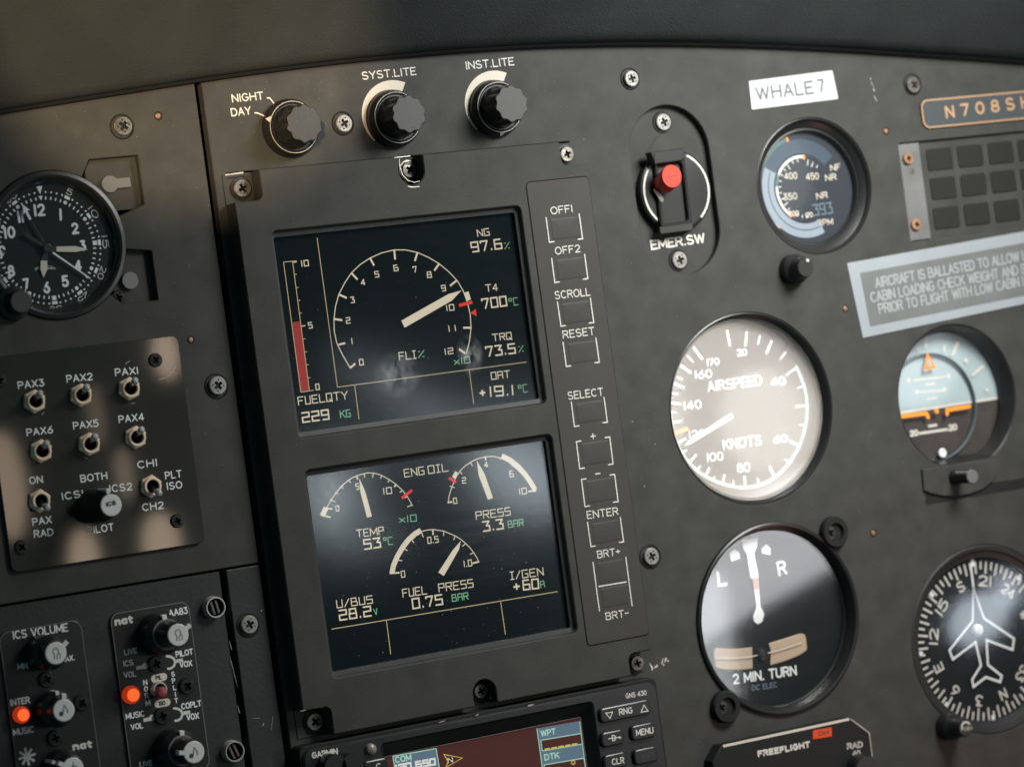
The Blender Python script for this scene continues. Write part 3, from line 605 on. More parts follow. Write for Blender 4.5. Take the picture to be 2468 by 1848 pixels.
# ================================================================== clock
cx, cy, cr = CK
t = thing('panel_clock', 'round black cockpit clock with white numerals and pale hands', 'clock', cx, cy, 0)
part('bezel', MB().lathe(cx, cy, [(cr - .8, -8), (cr - .4, .2), (cr - .9, 1.0), (cr - 2.2, 1.3), (cr - 3.0, .9), (cr - 3.4, .2), (cr - 4.2, -.4), (cr - 5.2, -3.2)], 96, cap1=False), 'black_plastic', t)
dz = -2.4
dx, dy = at('C', 430, 893, dz); dr = vlen('C', 430, 893, 512, dz)
dial = part('dial', MB().lathe(dx, dy, [(dr + 3.2, dz), (.1, dz)], 72), 'dial_black', t)
m = MB()
for i in range(60):
    a = radians(90 - 6 * i); u = (cos(a), sin(a)); v = (-u[1], u[0])
    def pt(r, s_=0): return (dx + u[0] * r + v[0] * s_, dy + u[1] * r + v[1] * s_)
    if i % 5:
        disc(m, *pt(dr * .985), .34, dz + .03, 10); m.strip([pt(dr * .905), pt(dr * .85)], .24, dz + .03, cap=False)
    elif i == 0:
        m.flat([pt(dr * 1.09, 1.1), pt(dr * 1.09, -1.1), pt(dr * .95, 0)], dz + .03); m.flat([pt(dr * .92, .8), pt(dr * .92, -.8), pt(dr * .84)], dz + .036)
    else:
        m.strip([pt(dr * .975, -1), pt(dr * .975, 1)], .52, dz + .03, cap=False)
        if i % 15: disc(m, *pt(dr * .88), .68, dz + .03, 14)
        else: m.strip([pt(dr * .93), pt(dr * .85)], .75, dz + .03, cap=False)
part('minute_marks', m, 'white_label', dial, smooth=0)
m = MB()
for i in (5, 10, 15, 20, 25, 30, 35, 40, 45, 50, 55):
    a = radians(90 - 6 * i); r = dr * 1.03; c = Vector((dx + cos(a) * r, dy + sin(a) * r)); ux = Vector((sin(a), -cos(a))); s_ = str(i); wd = 1.15 * len(s_)
    put_text(m, s_, tuple(c - ux * wd / 1.0), tuple(c + ux * wd / 1.0), 2.3, .14, dz + .03, gap=1.2)
part('minute_numerals', m, 'white_print', dial, smooth=0)
m = MB()
for s_, a, b, c in (('12', (310, 612), (416, 604), 114), ('1', (538, 648), (552, 648), 112), ('2', (655, 774), (722, 766), 106), ('3', (732, 925), (786, 920), 100), ('4', (680, 1106), (746, 1100), 100), ('5', (565, 1252), (630, 1245), 108),
                    ('6', (398, 1310), (460, 1304), 108), ('7', (218, 1272), (276, 1262), 100), ('8', (75, 1160), (140, 1154), 108), ('9', (-5, 985), (60, 978), 110), ('10', (40, 814), (146, 804), 112), ('11', (165, 672), (226, 665), 114)):
    T(m, 'C', s_, a, b, c, dz + .04, .42, gap=1.8)
part('hour_numerals', m, 'white_label', dial, smooth=0)
m = MB(); T(m, 'C', 'TH', (318, 1098), (352, 1085), 20, dz + .03, .12); T(m, 'C', 'MEN', (436, 1088), (500, 1088), 20, dz + .03, .12)
m.strip(ats('C', [(318, 1100), (345, 1068), (380, 1056)], dz + .04), .09, dz + .04); m.strip(ats('C', [(432, 1056), (470, 1062), (505, 1088)], dz + .04), .09, dz + .04)
part('maker_mark', m, 'dim_print', dial, smooth=0)
def hand(name, pts, m_, z, th=.25): return part(name, MB().prism(ats('C', pts, z), z - th, z, .05), m_, t)
hand('minute_hand', [(205, 500), (272, 550), (248, 558), (286, 632), (266, 642), (230, 572), (212, 590)], 'white_label', dz + 1.4)
hand('minute_hand_stem', [(270, 640), (284, 634), (440, 890), (420, 900)], 'black_plastic', dz + 1.3)
hand('hour_hand', [(512, 882), (685, 877), (800, 908), (690, 932), (512, 928)], 'cream_print', dz + .9)
hand('hour_hand_stem', [(425, 872), (512, 884), (512, 926), (425, 930)], 'black_plastic', dz + .8)
hand('elapsed_hand', [(370, 1008), (428, 1010), (432, 1085), (395, 1165), (365, 1085)], 'cream_print', dz + .7)
hand('elapsed_hand_stem', [(405, 900), (450, 900), (426, 1010), (374, 1008)], 'black_plastic', dz + .6)
hand('second_hand', [(474, 942), (486, 930), (822, 1166), (816, 1174)], 'white_label', dz + 1.5)
hand('second_hand_tail', [(486, 930), (474, 942), (250, 800), (222, 790), (222, 762), (250, 756), (272, 776)], 'black_plastic', dz + 1.45)
part('hub', MB().lathe(*at('C', 430, 893, dz + 1.9), [(1.6, dz), (1.6, dz + 1.9), (1.2, dz + 2.1)], 24), 'black_plastic', t)
part('cover_glass', MB().lathe(dx, dy, [(dr + 3.3, -.45), (dr + 3.3, .15)], 72, cap0=True), 'gauge_glass', t)
kx_, ky_ = at('C', 193, 1380, 9); kr = vlen('C', 193, 1380, 105)
part('setting_knob', MB().lathe(kx_, ky_, [(kr * 1.5, 0), (kr * 1.45, 2), (kr * 1.05, 3), (kr * 1.02, 8.6), (kr * .94, 9.1)], 40, cap1=False), 'black_plastic', t)
part('setting_knob_face', MB().lathe(kx_, ky_, [(kr * .94, 9.1), (kr * .9, 9.2)], 40), 'knob_face', t)
def bracket(label, bx, shapes, sc_=None):
    x0, y0, x1, y1 = bx; t = thing('mounting_bracket', label, 'bracket', (x0 + x1) / 2, (y0 + y1) / 2, 0, 'black pocketed brackets around the clock')
    part('pocket_floor', MB().box(x0 - 1, y0 - 1, -5, x1 + 1, y1 + 1, -2.8), 'panel_paint', t)
    for nm, pts, z, m_ in shapes: part(nm, MB().prism(pts, -2.8, z, .12), m_, t)
    return t
lx_, ly_ = at('C', 1000, 315, -1.5); rr_ = vlen('C', 1000, 315, 78)
tabx = at('C', 1188, 315, -1.5)[0]
key = [(lx_ + rr_ * cos(a), ly_ + rr_ * sin(a)) for a in [radians(35 + i * 10) for i in range(30)]] + [(tabx, ly_ - rr_ * .55), (tabx, ly_ + rr_ * .58)]
bracket('dark pocket bracket above the clock rim with a keyhole shaped pale latch', pk1, [('latch', key, -1.5, 'grey_metal')])
bx_, by_ = at('C', 1180, 1190, -1.5); br_ = vlen('C', 1180, 1190, 78)
bk = bracket('dark pocket bracket below the first, with a round pale button', pk2, [('button', circ(bx_, by_, br_, 32), -1.2, 'grey_metal')])
sx_, sy_ = at('C', 1080, 1348, -.5); part('screw_head', screw_head(sx_, sy_, -.5, vlen('C', 1080, 1348, 72), .4, 2.2), ['black_screw', 'void_black'], bk)

# ================================================================== intercom switch plate
pT = at('D', 1155, 72)[1]; pR = at('D', 1228, 760)[0]; pB = at('D', 650, 1512)[1]; pL = at('D', -25, 900)[0]
t = thing('switch_plate', 'semi gloss black intercom plate carrying rows of toggle switches', 'switch plate', (pL + pR) / 2, (pT + pB) / 2, 0)
part('plate', MB().prism(rr(pL, pB, pR, pT, 2.6), 0, 1.4, .25), 'switch_plate', t)
for s_, a, b in (('PAX3', (117, 422), (287, 402)), ('PAX2', (430, 380), (598, 363)), ('PAX1', (742, 338), (892, 325)), ('PAX6', (173, 725), (343, 704)), ('PAX5', (473, 682), (637, 662)), ('PAX4', (766, 641), (930, 621)),
                 ('ON', (190, 1034), (278, 1024)), ('BOTH', (520, 1022), (693, 1000)), ('ICS1', (400, 1136), (540, 1115)), ('ICS2', (705, 1086), (853, 1070)), ('CH1', (887, 933), (1015, 916)), ('PLT', (1065, 1002), (1172, 988)),
                 ('ISO', (1075, 1070), (1175, 1058)), ('CH2', (918, 1206), (1056, 1190)), ('PILOT', (563, 1355), (735, 1330)), ('PAX', (210, 1300), (335, 1282)), ('RAD', (220, 1378), (346, 1362))):
    legend(t, 'D', s_, a, b, 49, 1.47, .19, 'white_label', gap=1.6)
for x, y, a in ((1005, 234, .6), (1146, 1268, .3), (142, 1436, .8), (2, 362, .2)):
    q = at('D', x, y, 2.4); part('screw_head', screw_head(*q, 2.4, vlen('D', x, y, 45), a, 1.2, False), ['black_screw', 'void_black'], t)
ch = MB()
for x, y, L, a in ((1020, 130, 5, .9), (985, 165, 4, 1.2), (1110, 165, 2.5, .6), (1090, 330, 5, .5), (1070, 300, 3, .4), (550, 862, 2.5, 2.7), (855, 512, 2, .1), (275, 578, 1.6, .6), (820, 250, 3, .5), (1040, 355, 3, .2), (1128, 280, 2, .8)): chip('D', x, y, L, .28, a, 1.46)
part('scratch', ch, 'dim_print', t, smooth=0)
TOG = [('PAX3', 222, 500, 1), ('PAX2', 522, 460, 1), ('PAX1', 832, 418, 1), ('PAX6', 264, 820, 1), ('PAX5', 575, 775, 1), ('PAX4', 873, 732, 1), ('ON', 256, 1140, -1), ('CH1', 973, 1047, -1)]
def toggle(x, y, up):
    t = thing('toggle_switch', 'x', 'toggle switch', x, y, 1.4, 'brass collared toggle switches of the intercom plate')
    r = 4.15; hexo = circ(x, y, r, 6, .35)
    n = MB(); a = n.ring(hexo, 1.4); b = n.ring(hexo, 2.7); c = n.ring(inset(hexo, .35), 3.0); d = n.ring(circ(x, y, 3.0, 6, .35), 3.0)
    n.bridge(a, b); n.bridge(b, c); n.bridge(c, d); part('hex_nut', n, 'brass_nickel', t, smooth=20)
    part('collar', MB().lathe(x, y, [(3.25, 2.6), (3.25, 4.0), (3.0, 4.3), (2.5, 4.3), (2.2, 3.9), (2.1, 1.6), (.1, 1.5)], 32), 'brass_nickel', t)
    part('bore', MB().lathe(x, y, [(2.12, 3.6), (2.12, 1.7), (.1, 1.7)], 24), 'void_black', t)
    dy = up * 1.0
    part('lever', MB().tube([(x, y, 1.7), (x, y + dy * .75, 4.2), (x, y + dy * 1.9, 7.4)], [.8, .85, 1.05], 20), 'black_plastic', t)
    part('lever_tip', MB().tube([(x, y + dy * 1.9, 7.4), (x, y + dy * 2.3, 8.5), (x, y + dy * 2.7, 9.5), (x, y + dy * 2.8, 9.85)], [1.06, 1.22, 1.05, .5], 20), 'chrome', t)
    return t
protos = {}
for nm, px, py, up in TOG:
    x, y = at('D', px, py, 2.4)
    lb = {'ON': 'toggle switch flicked down between the ON and PAX RAD legends', 'CH1': 'toggle switch flicked down between the CH1 and CH2 legends'}.get(nm, 'brass collared toggle switch flicked up under the %s legend' % nm)
    if up not in protos: protos[up] = toggle(x, y, up); protos[up]['label'] = lb
    else: dup(protos[up], x, y, 1.4, lb)

def cap_knob(parent, x, y, z0, h, r0, r1, cap, body='black_plastic', capm='white_cap', nm='knob'):
    k = part(nm, MB().lathe(x, y, [(r0, z0), (r0 * .99, z0 + h * .55), (r1 * 1.08, z0 + h * .7), (r1 * 1.03, z0 + h - .5), (cap * 1.04, z0 + h - .1)], 40), body, parent)
    part('cap', MB().lathe(x, y, [(cap, z0 + h - .15), (cap, z0 + h + .1), (cap * .93, z0 + h + .25)], 36), capm, k); return k
def fin(parent, x, y, a, r0, r1, ztop, zlow, wd, m='white_cap', nm='pointer'):
    """pale pointer running out over the knob top and down its side"""
    u = Vector((cos(a), sin(a))); v = Vector((-u.y, u.x)); c = Vector((x, y)); q = MB()
    prof = [(r0, ztop), (r1, ztop), (r1 + .25, ztop - .3), (r1 + .35, zlow)]
    L = [q.V(*(c + u * r + v * wd), z) for r, z in prof]; R = [q.V(*(c + u * r - v * wd), z) for r, z in prof]
    for i in range(3): q.F((L[i], L[i + 1], R[i + 1], R[i]))
    L2 = [q.V(*(c + u * (r - .6) + v * wd), z - .6) for r, z in prof]; R2 = [q.V(*(c + u * (r - .6) - v * wd), z - .6) for r, z in prof]
    for i in range(3): q.F((L[i], L2[i], L2[i + 1], L[i + 1])); q.F((R[i], R[i + 1], R2[i + 1], R2[i]))
    return part(nm, q, m, parent)
hz = 17.5; kx_, ky_ = at('D', 715, 1167, hz + 1.4)
t = thing('selector_knob', 'tall black selector knob with a white ICS cap and pointer', 'knob', kx_, ky_, 1.4)
part('grip', MB().lathe(kx_, ky_, [(5.9, 1.4), (5.8, 9), (5.2, 12), (4.4, 15), (3.95, hz + 1.1), (3.5, hz + 1.3)], 40), 'matt_black', t)
cp = part('cap', MB().lathe(kx_, ky_, [(3.75, hz + 1.1), (3.75, hz + 1.5), (3.5, hz + 1.65)], 36), 'white_cap', t)
part('cap_legend', T(MB(), 'D', 'ICS', (684, 1180), (750, 1165), 32, hz + 1.7, .26), 'dark_print', cp, smooth=0)
fin(t, kx_, ky_, radians(93), 3.6, 5.5, hz + 1.0, 8.5, .55)

# ================================================================== audio controllers
def unit_plate(x0, y0, x1, y1, r, z): return MB().prism(rr(x0, y0, x1, y1, r), -1.2, z, .2)
za = -.2
uT = at('E', 590, 455, za)[1]; uR = at('E', 690, 1000, za)[0]; uL = at('E', 45, 1000, za)[0]; uB = at('E', 400, 2100, za)[1]
t = thing('audio_controller', 'black intercom volume box with white lettering and an orange lamp under INTER', 'audio controller', (uL + uR) / 2, uT - 30, -1.2)
part('face_plate', unit_plate(uL, uB, uR, uT, 3.6, za), 'black_plastic', t)
part('edge_line', MB().strip([tuple(p) for p in rr(uL + .25, uB, uR - .25, uT - .25, 3.4)], .10, za + .02, closed=True), 'grey_cap', t, smooth=0)
zl = za + .06
for s_, a, b, c, hw in (('ICS VOLUME', (100, 608), (522, 545), 64, .18), ('MIN.', (135, 838), (222, 826), 45, .15), ('MAX.', (462, 785), (572, 765), 45, .15), ('INTER', (80, 1116), (230, 1091), 52, .17), ('MUSIC', (103, 1340), (264, 1314), 52, .18)):
    legend(t, 'E', s_, a, b, c, zl, hw * 1.1, 'white_label')
legend(t, 'E', 'nat', (555, 1455), (706, 1430), 62, zl, .42, name='maker_mark', gap=1.9)
m = MB(); gx, gy = at('E', 206, 1498, zl); disc(m, gx, gy, 1.5, zl + .01, 8)
for k in range(8): m.strip([(gx + 1.4 * cos(k * pi / 4 + .1), gy + 1.4 * sin(k * pi / 4 + .1)), (gx + 3.1 * cos(k * pi / 4 + .1), gy + 3.1 * sin(k * pi / 4 + .1))], .42, zl + .002 * k, cap=False)
part('brightness_symbol', m, 'white_print', t, smooth=0)
def audio_knob(parent, ex, ey, h, cap, a, a_low=None, low=8.5):
    x, y = at('E', ex, ey, za + h); k = cap_knob(parent, x, y, za, h, 6.1, 4.3, cap)
    fin(k, x, y, a, cap * .95, cap + 1.6, za + h + .15, za + h - 2.0, .75, nm='pointer')
    if a_low is not None: fin(k, x, y, a_low, 4.6, 6.1, za + h - 4.5, za + 2.0, .6, nm='pointer')
    return k
def kmark(k, ex, ey, kind, h):
    z = za + h + .28; m = MB()
    if kind == 'head':
        m.strip(ats('E', [(ex - 12, ey + 45), (ex - 8, ey + 12), (ex - 22, ey - 8), (ex - 18, ey - 32), (ex + 5, ey - 42), (ex + 20, ey - 25), (ex + 18, ey + 2), (ex + 8, ey + 15), (ex + 12, ey + 42)], z), .16, z)
        m.strip(ats('E', [(ex + 26, ey - 5), (ex + 34, ey + 15), (ex + 30, ey + 38)], z), .14, z)
    elif kind == 'note':
        q = at('E', ex - 18, ey + 28, z); disc(m, *q, .85, z, 12); m.strip(ats('E', [(ex - 5, ey + 25), (ex + 2, ey - 38), (ex + 30, ey + 5), (ex + 26, ey + 20)], z), .2, z + .004)
    else:
        m.strip(ats('E', [(ex - 35, ey + 20), (ex - 5, ey - 5), (ex + 30, ey - 12)], z), .2, z); m.strip(ats('E', [(ex - 5, ey + 30), (ex + 5, ey - 40)], z), .2, z + .004)
    part('cap_symbol', m, 'dark_print', k, smooth=0)
k = audio_knob(t, 425, 712, 14.5, 3.75, radians(35)); kmark(k, 425, 715, 'head', 14.5)
k = audio_knob(t, 485, 1147, 13, 3.75, radians(80), radians(88)); kmark(k, 485, 1145, 'note', 13)
k = audio_knob(t, 555, 1590, 13, 3.75, radians(150), radians(150)); kmark(k, 555, 1580, 'x', 13)
def lamp(parent, ex, ey, r, nm='indicator_lamp'):
    x, y = at('E', ex, ey, 2.5); R = vlen('E', ex, ey, r)
    o = part(nm, MB().lathe(x, y, [(R * .98, za), (R, 1.2), (R * .9, 2.2), (R * .7, 2.9)], 28, cap1=False), 'lamp_glow', parent)
    part('lens_core', MB().lathe(x, y, [(R * .7, 2.9), (R * .5, 3.3), (R * .2, 3.5)], 24), 'lamp_core', o)
lamp(t, 175, 1182, 66)
for x, y, a in ((362, 912, .4), (626, 1090, .8), (426, 1360, .2)):
    q = at('E', x, y, 1.2); part('screw_head', screw_head(*q, 1.2, vlen('E', x, y, 62), a, 1.4, False), ['black_screw', 'void_black'], t)

uT = at('E', 1420, 315, za)[1]; uR = at('E', 1515, 900, za)[0]; uL = at('E', 900, 900, za)[0]; uB = at('E', 1575, 1578, za)[1] - .5
t = thing('audio_controller', 'black AA83 audio box with an orange lamp and a split switch', 'audio controller', (uL + uR) / 2, uT - 30, -1.2)
part('face_plate', unit_plate(uL, uB, uR, uT, 3.2, za), 'black_plastic', t)
part('edge_line', MB().strip([tuple(p) for p in rr(uL + .22, uB + .2, uR - .22, uT - .22, 3.0)], .13, za + .02, closed=True), 'grey_cap', t, smooth=0)
legend(t, 'E', 'nat', (875, 506), (1018, 481), 64, zl, .42, name='maker_mark', gap=1.9)
for s_, a, b, c, hw in (('AA83', (1288, 436), (1434, 411), 55, .2), ('LIVE', (948, 728), (1046, 712), 44, .15), ('ICS', (940, 816), (1018, 803), 46, .17), ('VOL', (945, 903), (1040, 889), 46, .17), ('PILOT', (1340, 746), (1473, 721), 48, .19),
                        ('VOX', (1370, 826), (1466, 810), 48, .19), ('N', (1093, 958), (1125, 952), 44, .17), ('O', (1100, 1008), (1130, 1003), 44, .17), ('R', (1106, 1060), (1136, 1054), 44, .17), ('M', (1110, 1116), (1148, 1110), 44, .17),
                        ('S', (1306, 893), (1334, 888), 40, .16), ('P', (1311, 943), (1338, 938), 40, .16), ('L', (1320, 995), (1346, 990), 40, .16), ('I', (1334, 1045), (1340, 1044), 40, .16), ('T', (1330, 1095), (1360, 1090), 40, .16),
                        ('COPLT', (1383, 1142), (1536, 1115), 48, .19), ('VOX', (1422, 1226), (1518, 1209), 48, .19), ('MUSIC', (960, 1218), (1105, 1192), 48, .18), ('VOL', (998, 1298), (1092, 1282), 46, .17), ('LIVE', (1065, 1582), (1162, 1566), 44, .15)):
    legend(t, 'E', s_, a, b, c, zl, hw * 1.1, 'white_label')
for ox, oy in ((0, 0), (55, 396)):
    m = MB(); m.strip(ats('E', [(1270 + ox, 735 + oy), (1300 + ox, 738 + oy), (1325 + ox, 755 + oy), (1335 + ox, 780 + oy), (1325 + ox, 810 + oy), (1305 + ox, 826 + oy), (1280 + ox, 830 + oy)], zl), .42, zl)
    m.strip(ats('E', [(1342 + ox, 772 + oy), (1394 + ox, 764 + oy)], zl), .62, zl + .005, cap=False); part('bracket_mark', m, 'white_print', t, smooth=0)
    m = MB(); m.strip(ats('E', [(1038 + ox, 826 + oy), (1092 + ox, 815 + oy)], zl), .62, zl, cap=False); disc(m, *at('E', 1104 + ox, 808 + oy, zl), 1.1, zl + .006, 16); part('pointer_mark', m, 'white_print', t, smooth=0)
for s_, ex, ey in (('PIL', 1210, 898), ('ISO', 1236, 1091)):
    q = [at('E', ex - 62, ey - 18, zl), at('E', ex + 60, ey - 40, zl), at('E', ex + 64, ey + 18, zl), at('E', ex - 58, ey + 40, zl)]
    o = part('label_pill', MB().prism(round_poly(q, 1.6, 6), zl - .05, zl + .1), 'cream_print', t)
    part('pill_legend', T(MB(), 'E', s_, (ex - 24, ey + 22), (ex + 26, ey + 14), 36, zl + .13, .2), 'dark_print', o, smooth=0)
x, y = at('E', 1222, 988, 3); R = vlen('E', 1222, 988, 56)
o = part('push_switch', MB().lathe(x, y, [(R * 1.1, za), (R * 1.1, 2.2), (R, 3), (R * .82, 3), (R * .78, 1)], 32, cap1=False), 'chrome', t)
x, y = at('E', 1240, 1012, 5.5); part('push_cap', MB().lathe(x, y, [(R * .78, .5), (R * .78, 4.6), (R * .6, 5.4), (R * .2, 5.7)], 28), 'red_button', o)
lamp(t, 1012, 1030, 70)
for x, y, a in ((1196, 795, .4), (1432, 962, .7), (1242, 1192, .2)):
    q = at('E', x, y, 1.2); part('screw_head', screw_head(*q, 1.2, vlen('E', x, y, 64), a, 1.4, False), ['black_screw', 'void_black'], t)
def dual_knob(ex, ey, h, a_up, a_low, sym):
    x, y = at('E', ex, ey, za + h); z1 = za + h * .5
    k = part('knob', MB().lathe(x, y, [(7.2, za), (7.0, z1 - 2.5), (5.6, z1 - .4), (5.3, z1), (4.6, z1 + .1), (4.5, z1 - .3)], 44), 'black_plastic', t)
    part('knob_rim', MB().lathe(x, y, [(5.45, z1 - .25), (5.42, z1 + .12), (4.7, z1 + .14), (4.68, z1)], 44, cap1=False), 'grey_metal', k)
    fin(k, x, y, a_low, 5.2, 6.6, z1 + .3, za + 2.5, .8)
    k2 = cap_knob(t, x, y, z1, h * .5, 4.6, 4.2, 3.8); fin(k2, x, y, a_up, 3.6, 5.4, za + h + .2, za + h - 2.2, .75); kmark(k2, ex, ey, sym, h)
dual_knob(1356, 573, 20, radians(28), radians(92), 'head'); dual_knob(1476, 1465, 20, radians(172), radians(85), 'note')

# ================================================================== engine display unit
HV = 8.0
vL = (at('B', 262, 845, HV)[0] + at('T', 590, 0, HV)[0] + at('T', 738, 1215, HV)[0]) / 3
vT = (at('B', 390, 698, HV)[1] + at('B', 1985, 523, HV)[1]) / 2
vR = (at('P', 1416, 420, HV)[0] + at('P', 1488, 950, HV)[0] + at('P', 1570, 1550, HV)[0]) / 3
vB = (at('J', 275, 478, HV)[1] + at('J', 1885, 205, HV)[1]) / 2
vx0, vx1 = vL, vR
nTL = (at('B', 388, 700, HV)[0], at('B', 300, 855, HV)[1]); nTR = (at('B', 1985, 528, HV)[0], at('B', 2090, 655, HV)[1])
nBL = (at('J', 275, 440, HV)[0], at('J', 200, 355, HV)[1]); nBR = (at('J', 1890, 120, HV)[0], at('J', 1950, 50, HV)[1])
mTx, mTy = at('B', 1205, 765, HV); mTw = abs(at('B', 1268, 690, HV)[0] - at('B', 1132, 700, HV)[0]) / 2; mTx = (at('B', 1268, 690, HV)[0] + at('B', 1132, 700, HV)[0]) / 2
mBx = (at('J', 1040, 280, HV)[0] + at('J', 1166, 270, HV)[0]) / 2; mBw = abs(at('J', 1040, 280, HV)[0] - at('J', 1166, 270, HV)[0]) / 2; mBy = at('J', 1105, 198, HV)[1]
def arcp(cx, cy, r, a0, a1, n=8): return [(cx + r * cos(radians(a0 + (a1 - a0) * i / n)), cy + r * sin(radians(a0 + (a1 - a0) * i / n))) for i in range(n + 1)]
out = []
out += [(vx0, nTL[1]), (vx0, nBL[1])]
rn = 2.6
out += [(nBL[0] - rn, nBL[1])] + arcp(nBL[0] - rn, nBL[1] - rn, rn, 90, 0) + [(nBL[0], vB)]
out += [(mBx - mBw, vB)] + arcp(mBx, mBy - mBw, mBw, 180, 0, 14) + [(mBx + mBw, vB)]
out += [(nBR[0], vB)] + arcp(nBR[0] + rn, nBR[1] - rn, rn, 180, 90) + [(vx1, nBR[1])]
out += [(vx1, nTR[1])] + arcp(nTR[0] + rn, nTR[1] + rn, rn, 270, 180) + [(nTR[0], vT)]
out += [(mTx + mTw, vT)] + arcp(mTx, mTy + mTw, mTw, 0, -180, 14) + [(mTx - mTw, vT)]
out += [(nTL[0], vT)] + arcp(nTL[0] - rn, nTL[1] + rn, rn, 0, -90)
def avg_rect(s, tl, tr, br, bl, h):
    a, b, c, d = at(s, *tl, h), at(s, *tr, h), at(s, *br, h), at(s, *bl, h)
    return ((a[0] + d[0]) / 2, (c[1] + d[1]) / 2, (b[0] + c[0]) / 2, (a[1] + b[1]) / 2)
R1 = avg_rect('F', (40, 222), (1695, 33), (1872, 1362), (222, 1592), HV)
R2 = avg_rect('G', (37, 250), (1690, 20), (1853, 1347), (222, 1634), HV)
ZS = 4.6
def scr_rect(R): return (R[0] + 1.5, R[1] + 2.2, R[2] - 1.7, R[3] - 2.2)
t = thing('engine_display', 'large grey two screen engine display unit with a key column beside its screens', 'display unit', (vL + vR) / 2, (vT + vB) / 2, 0)
body = part('body', MB().plate(out, [rr(*R1, 2.2), rr(*R2, 2.2)], .4, HV, .35), 'display_paint', t)
part('mounting_plate', MB().box(vx0, vB, -.5, vx1, vT, .4), 'display_paint', t)
for R, nm in ((R1, 1), (R2, 2)):
    q = scr_rect(R); m = MB(); r0 = m.ring(rr(*R, 2.2), HV - .5); r1 = m.ring(rr(R[0] + .5, R[1] + .6, R[2] - .5, R[3] - .6, 2.0), HV - 2.0); r2 = m.ring(rr(*q, .8), HV - 2.3); r3 = m.ring(rr(*q, .8), ZS - .4)
    m.bridge(r0, r1); m.bridge(r1, r2); m.bridge(r2, r3); part('screen_surround', m, 'black_paint', t)
for s_, x, y, r, a, mt in (('B', 300, 782, 50, .5, 'worn_steel'), ('B', 1190, 684, 44, .9, 'worn_steel'), ('B', 2030, 600, 42, .3, 'worn_steel'), ('J', 182, 430, 50, .6, 'worn_steel'), ('J', 1083, 263, 42, .4, 'worn_steel'), ('J', 1935, 112, 42, .2, 'worn_steel')):
    q = at(s_, x, y, 2.2); R = vlen(s_, x, y, r); o = part('fixing_screw', screw_head(*q, 2.2, R, a, 1.4, False), [mt, 'void_black'], t)
    part('washer', MB().lathe(*q, [(R * 1.1, .42), (R * 1.25, .5), (R * 1.22, .95), (R * 1.02, 1.0), (R * .9, .8)], 32), 'worn_steel' if s_ == 'B' and x == 1190 else 'black_paint', o)
# bare worn edges of the notches
m = MB(); m.strip(ats('B', [(1133, 628), (1136, 668), (1150, 712), (1180, 742), (1212, 752), (1240, 745)], HV - .1), .12, HV + .03); m.strip(ats('B', [(1108, 620), (1190, 611)], HV), .15, HV + .04)
m.strip(ats('B', [(1180, 773), (1200, 777), (1240, 774)], HV), .17, HV + .05, hw2=.15); m.strip(ats('B', [(208, 712), (298, 700)], HV), .25, HV + .03, hw2=.3)
m.strip(ats('J', [(100, 372), (128, 366)], HV), .15, HV + .03)
part('worn_edge', m, 'chip_bare', body, smooth=0)
# key column
kp = [at('H', 24, 62, HV), at('H', 425, 14, HV), at('I', 733, 1602, HV), at('I', 320, 1662, HV)]
kx0, kx1, ky0, ky1 = (kp[0][0] + kp[3][0]) / 2, vx1 - .15, (kp[2][1] + kp[3][1]) / 2, (kp[0][1] + kp[1][1]) / 2
pad = part('key_strip', MB().prism(rr(kx0, ky0, kx1, ky1, 1.6), HV - .3, HV + .16, .1), 'keypad_film', t)
part('key_strip_groove', MB().strip(rr(kx0 - .25, ky0 - .25, kx1 - .02, ky1 + .25, 1.7), .16, HV + .02, closed=True), 'void_black', t, smooth=0)
ZK = HV + .34
def key(s, q, txt, br, ta, tb, cap, hw=.19):
    """one membrane key: a low bump inside its printed bracket"""
    P = [at(s, *p, ZK) for p in q]; x0 = (P[0][0] + P[3][0]) / 2; x1 = (P[1][0] + P[2][0]) / 2; y1 = (P[0][1] + P[1][1]) / 2; y0 = (P[2][1] + P[3][1]) / 2
    kb = MB(); ow = rr(x0, y0, x1, y1, .6); rg_ = [kb.ring(inset(ow, d) if d else ccw(ow), HV + z_) for d, z_ in ((0, .13), (.14, .22), (.5, .25))]
    cx0, cy0 = (x0 + x1) / 2, (y0 + y1) / 2
    rg_ += [kb.ring([(cx0 + (px - cx0) * f_, cy0 + (py - cy0) * f_) for px, py in inset(ow, .5)], HV + z_) for f_, z_ in ((.8, .29), (.55, .325), (.28, .345))]
    for a_, c_ in zip(rg_, rg_[1:]): kb.bridge(a_, c_)
    kb.F(rg_[-1]); k = part('key', kb, 'keypad_film', t, smooth=30)
    m = MB()
    for i, b in enumerate(br): part('key_bracket', MB().strip(ats(s, b, ZK), .22, ZK + .01 + .004 * i), 'white_print', k, smooth=0)
    if txt: part('key_legend', T(MB(), s, txt, ta, tb, cap, ZK + .01, hw), 'white_print', k, smooth=0)
def ubr(l0, l1, l2, r0, r1, r2): return [[l0, l1, l2], [r0, r1, r2]]
key('H', [(180, 300), (365, 280), (385, 420), (205, 440)], 'OFF1', ubr((155, 290), (177, 453), (208, 449), (375, 265), (398, 430), (368, 433)), (188, 270), (334, 254), 52)
key('H', [(216, 570), (402, 548), (422, 685), (242, 707)], 'OFF2', ubr((192, 560), (213, 721), (243, 716), (411, 533), (433, 694), (402, 699)), (217, 537), (385, 519), 52)
key('H', [(255, 862), (440, 838), (460, 975), (282, 998)], 'SCROLL', ubr((230, 850), (254, 1011), (284, 1007), (449, 823), (472, 986), (442, 990)), (216, 833), (452, 808), 54)
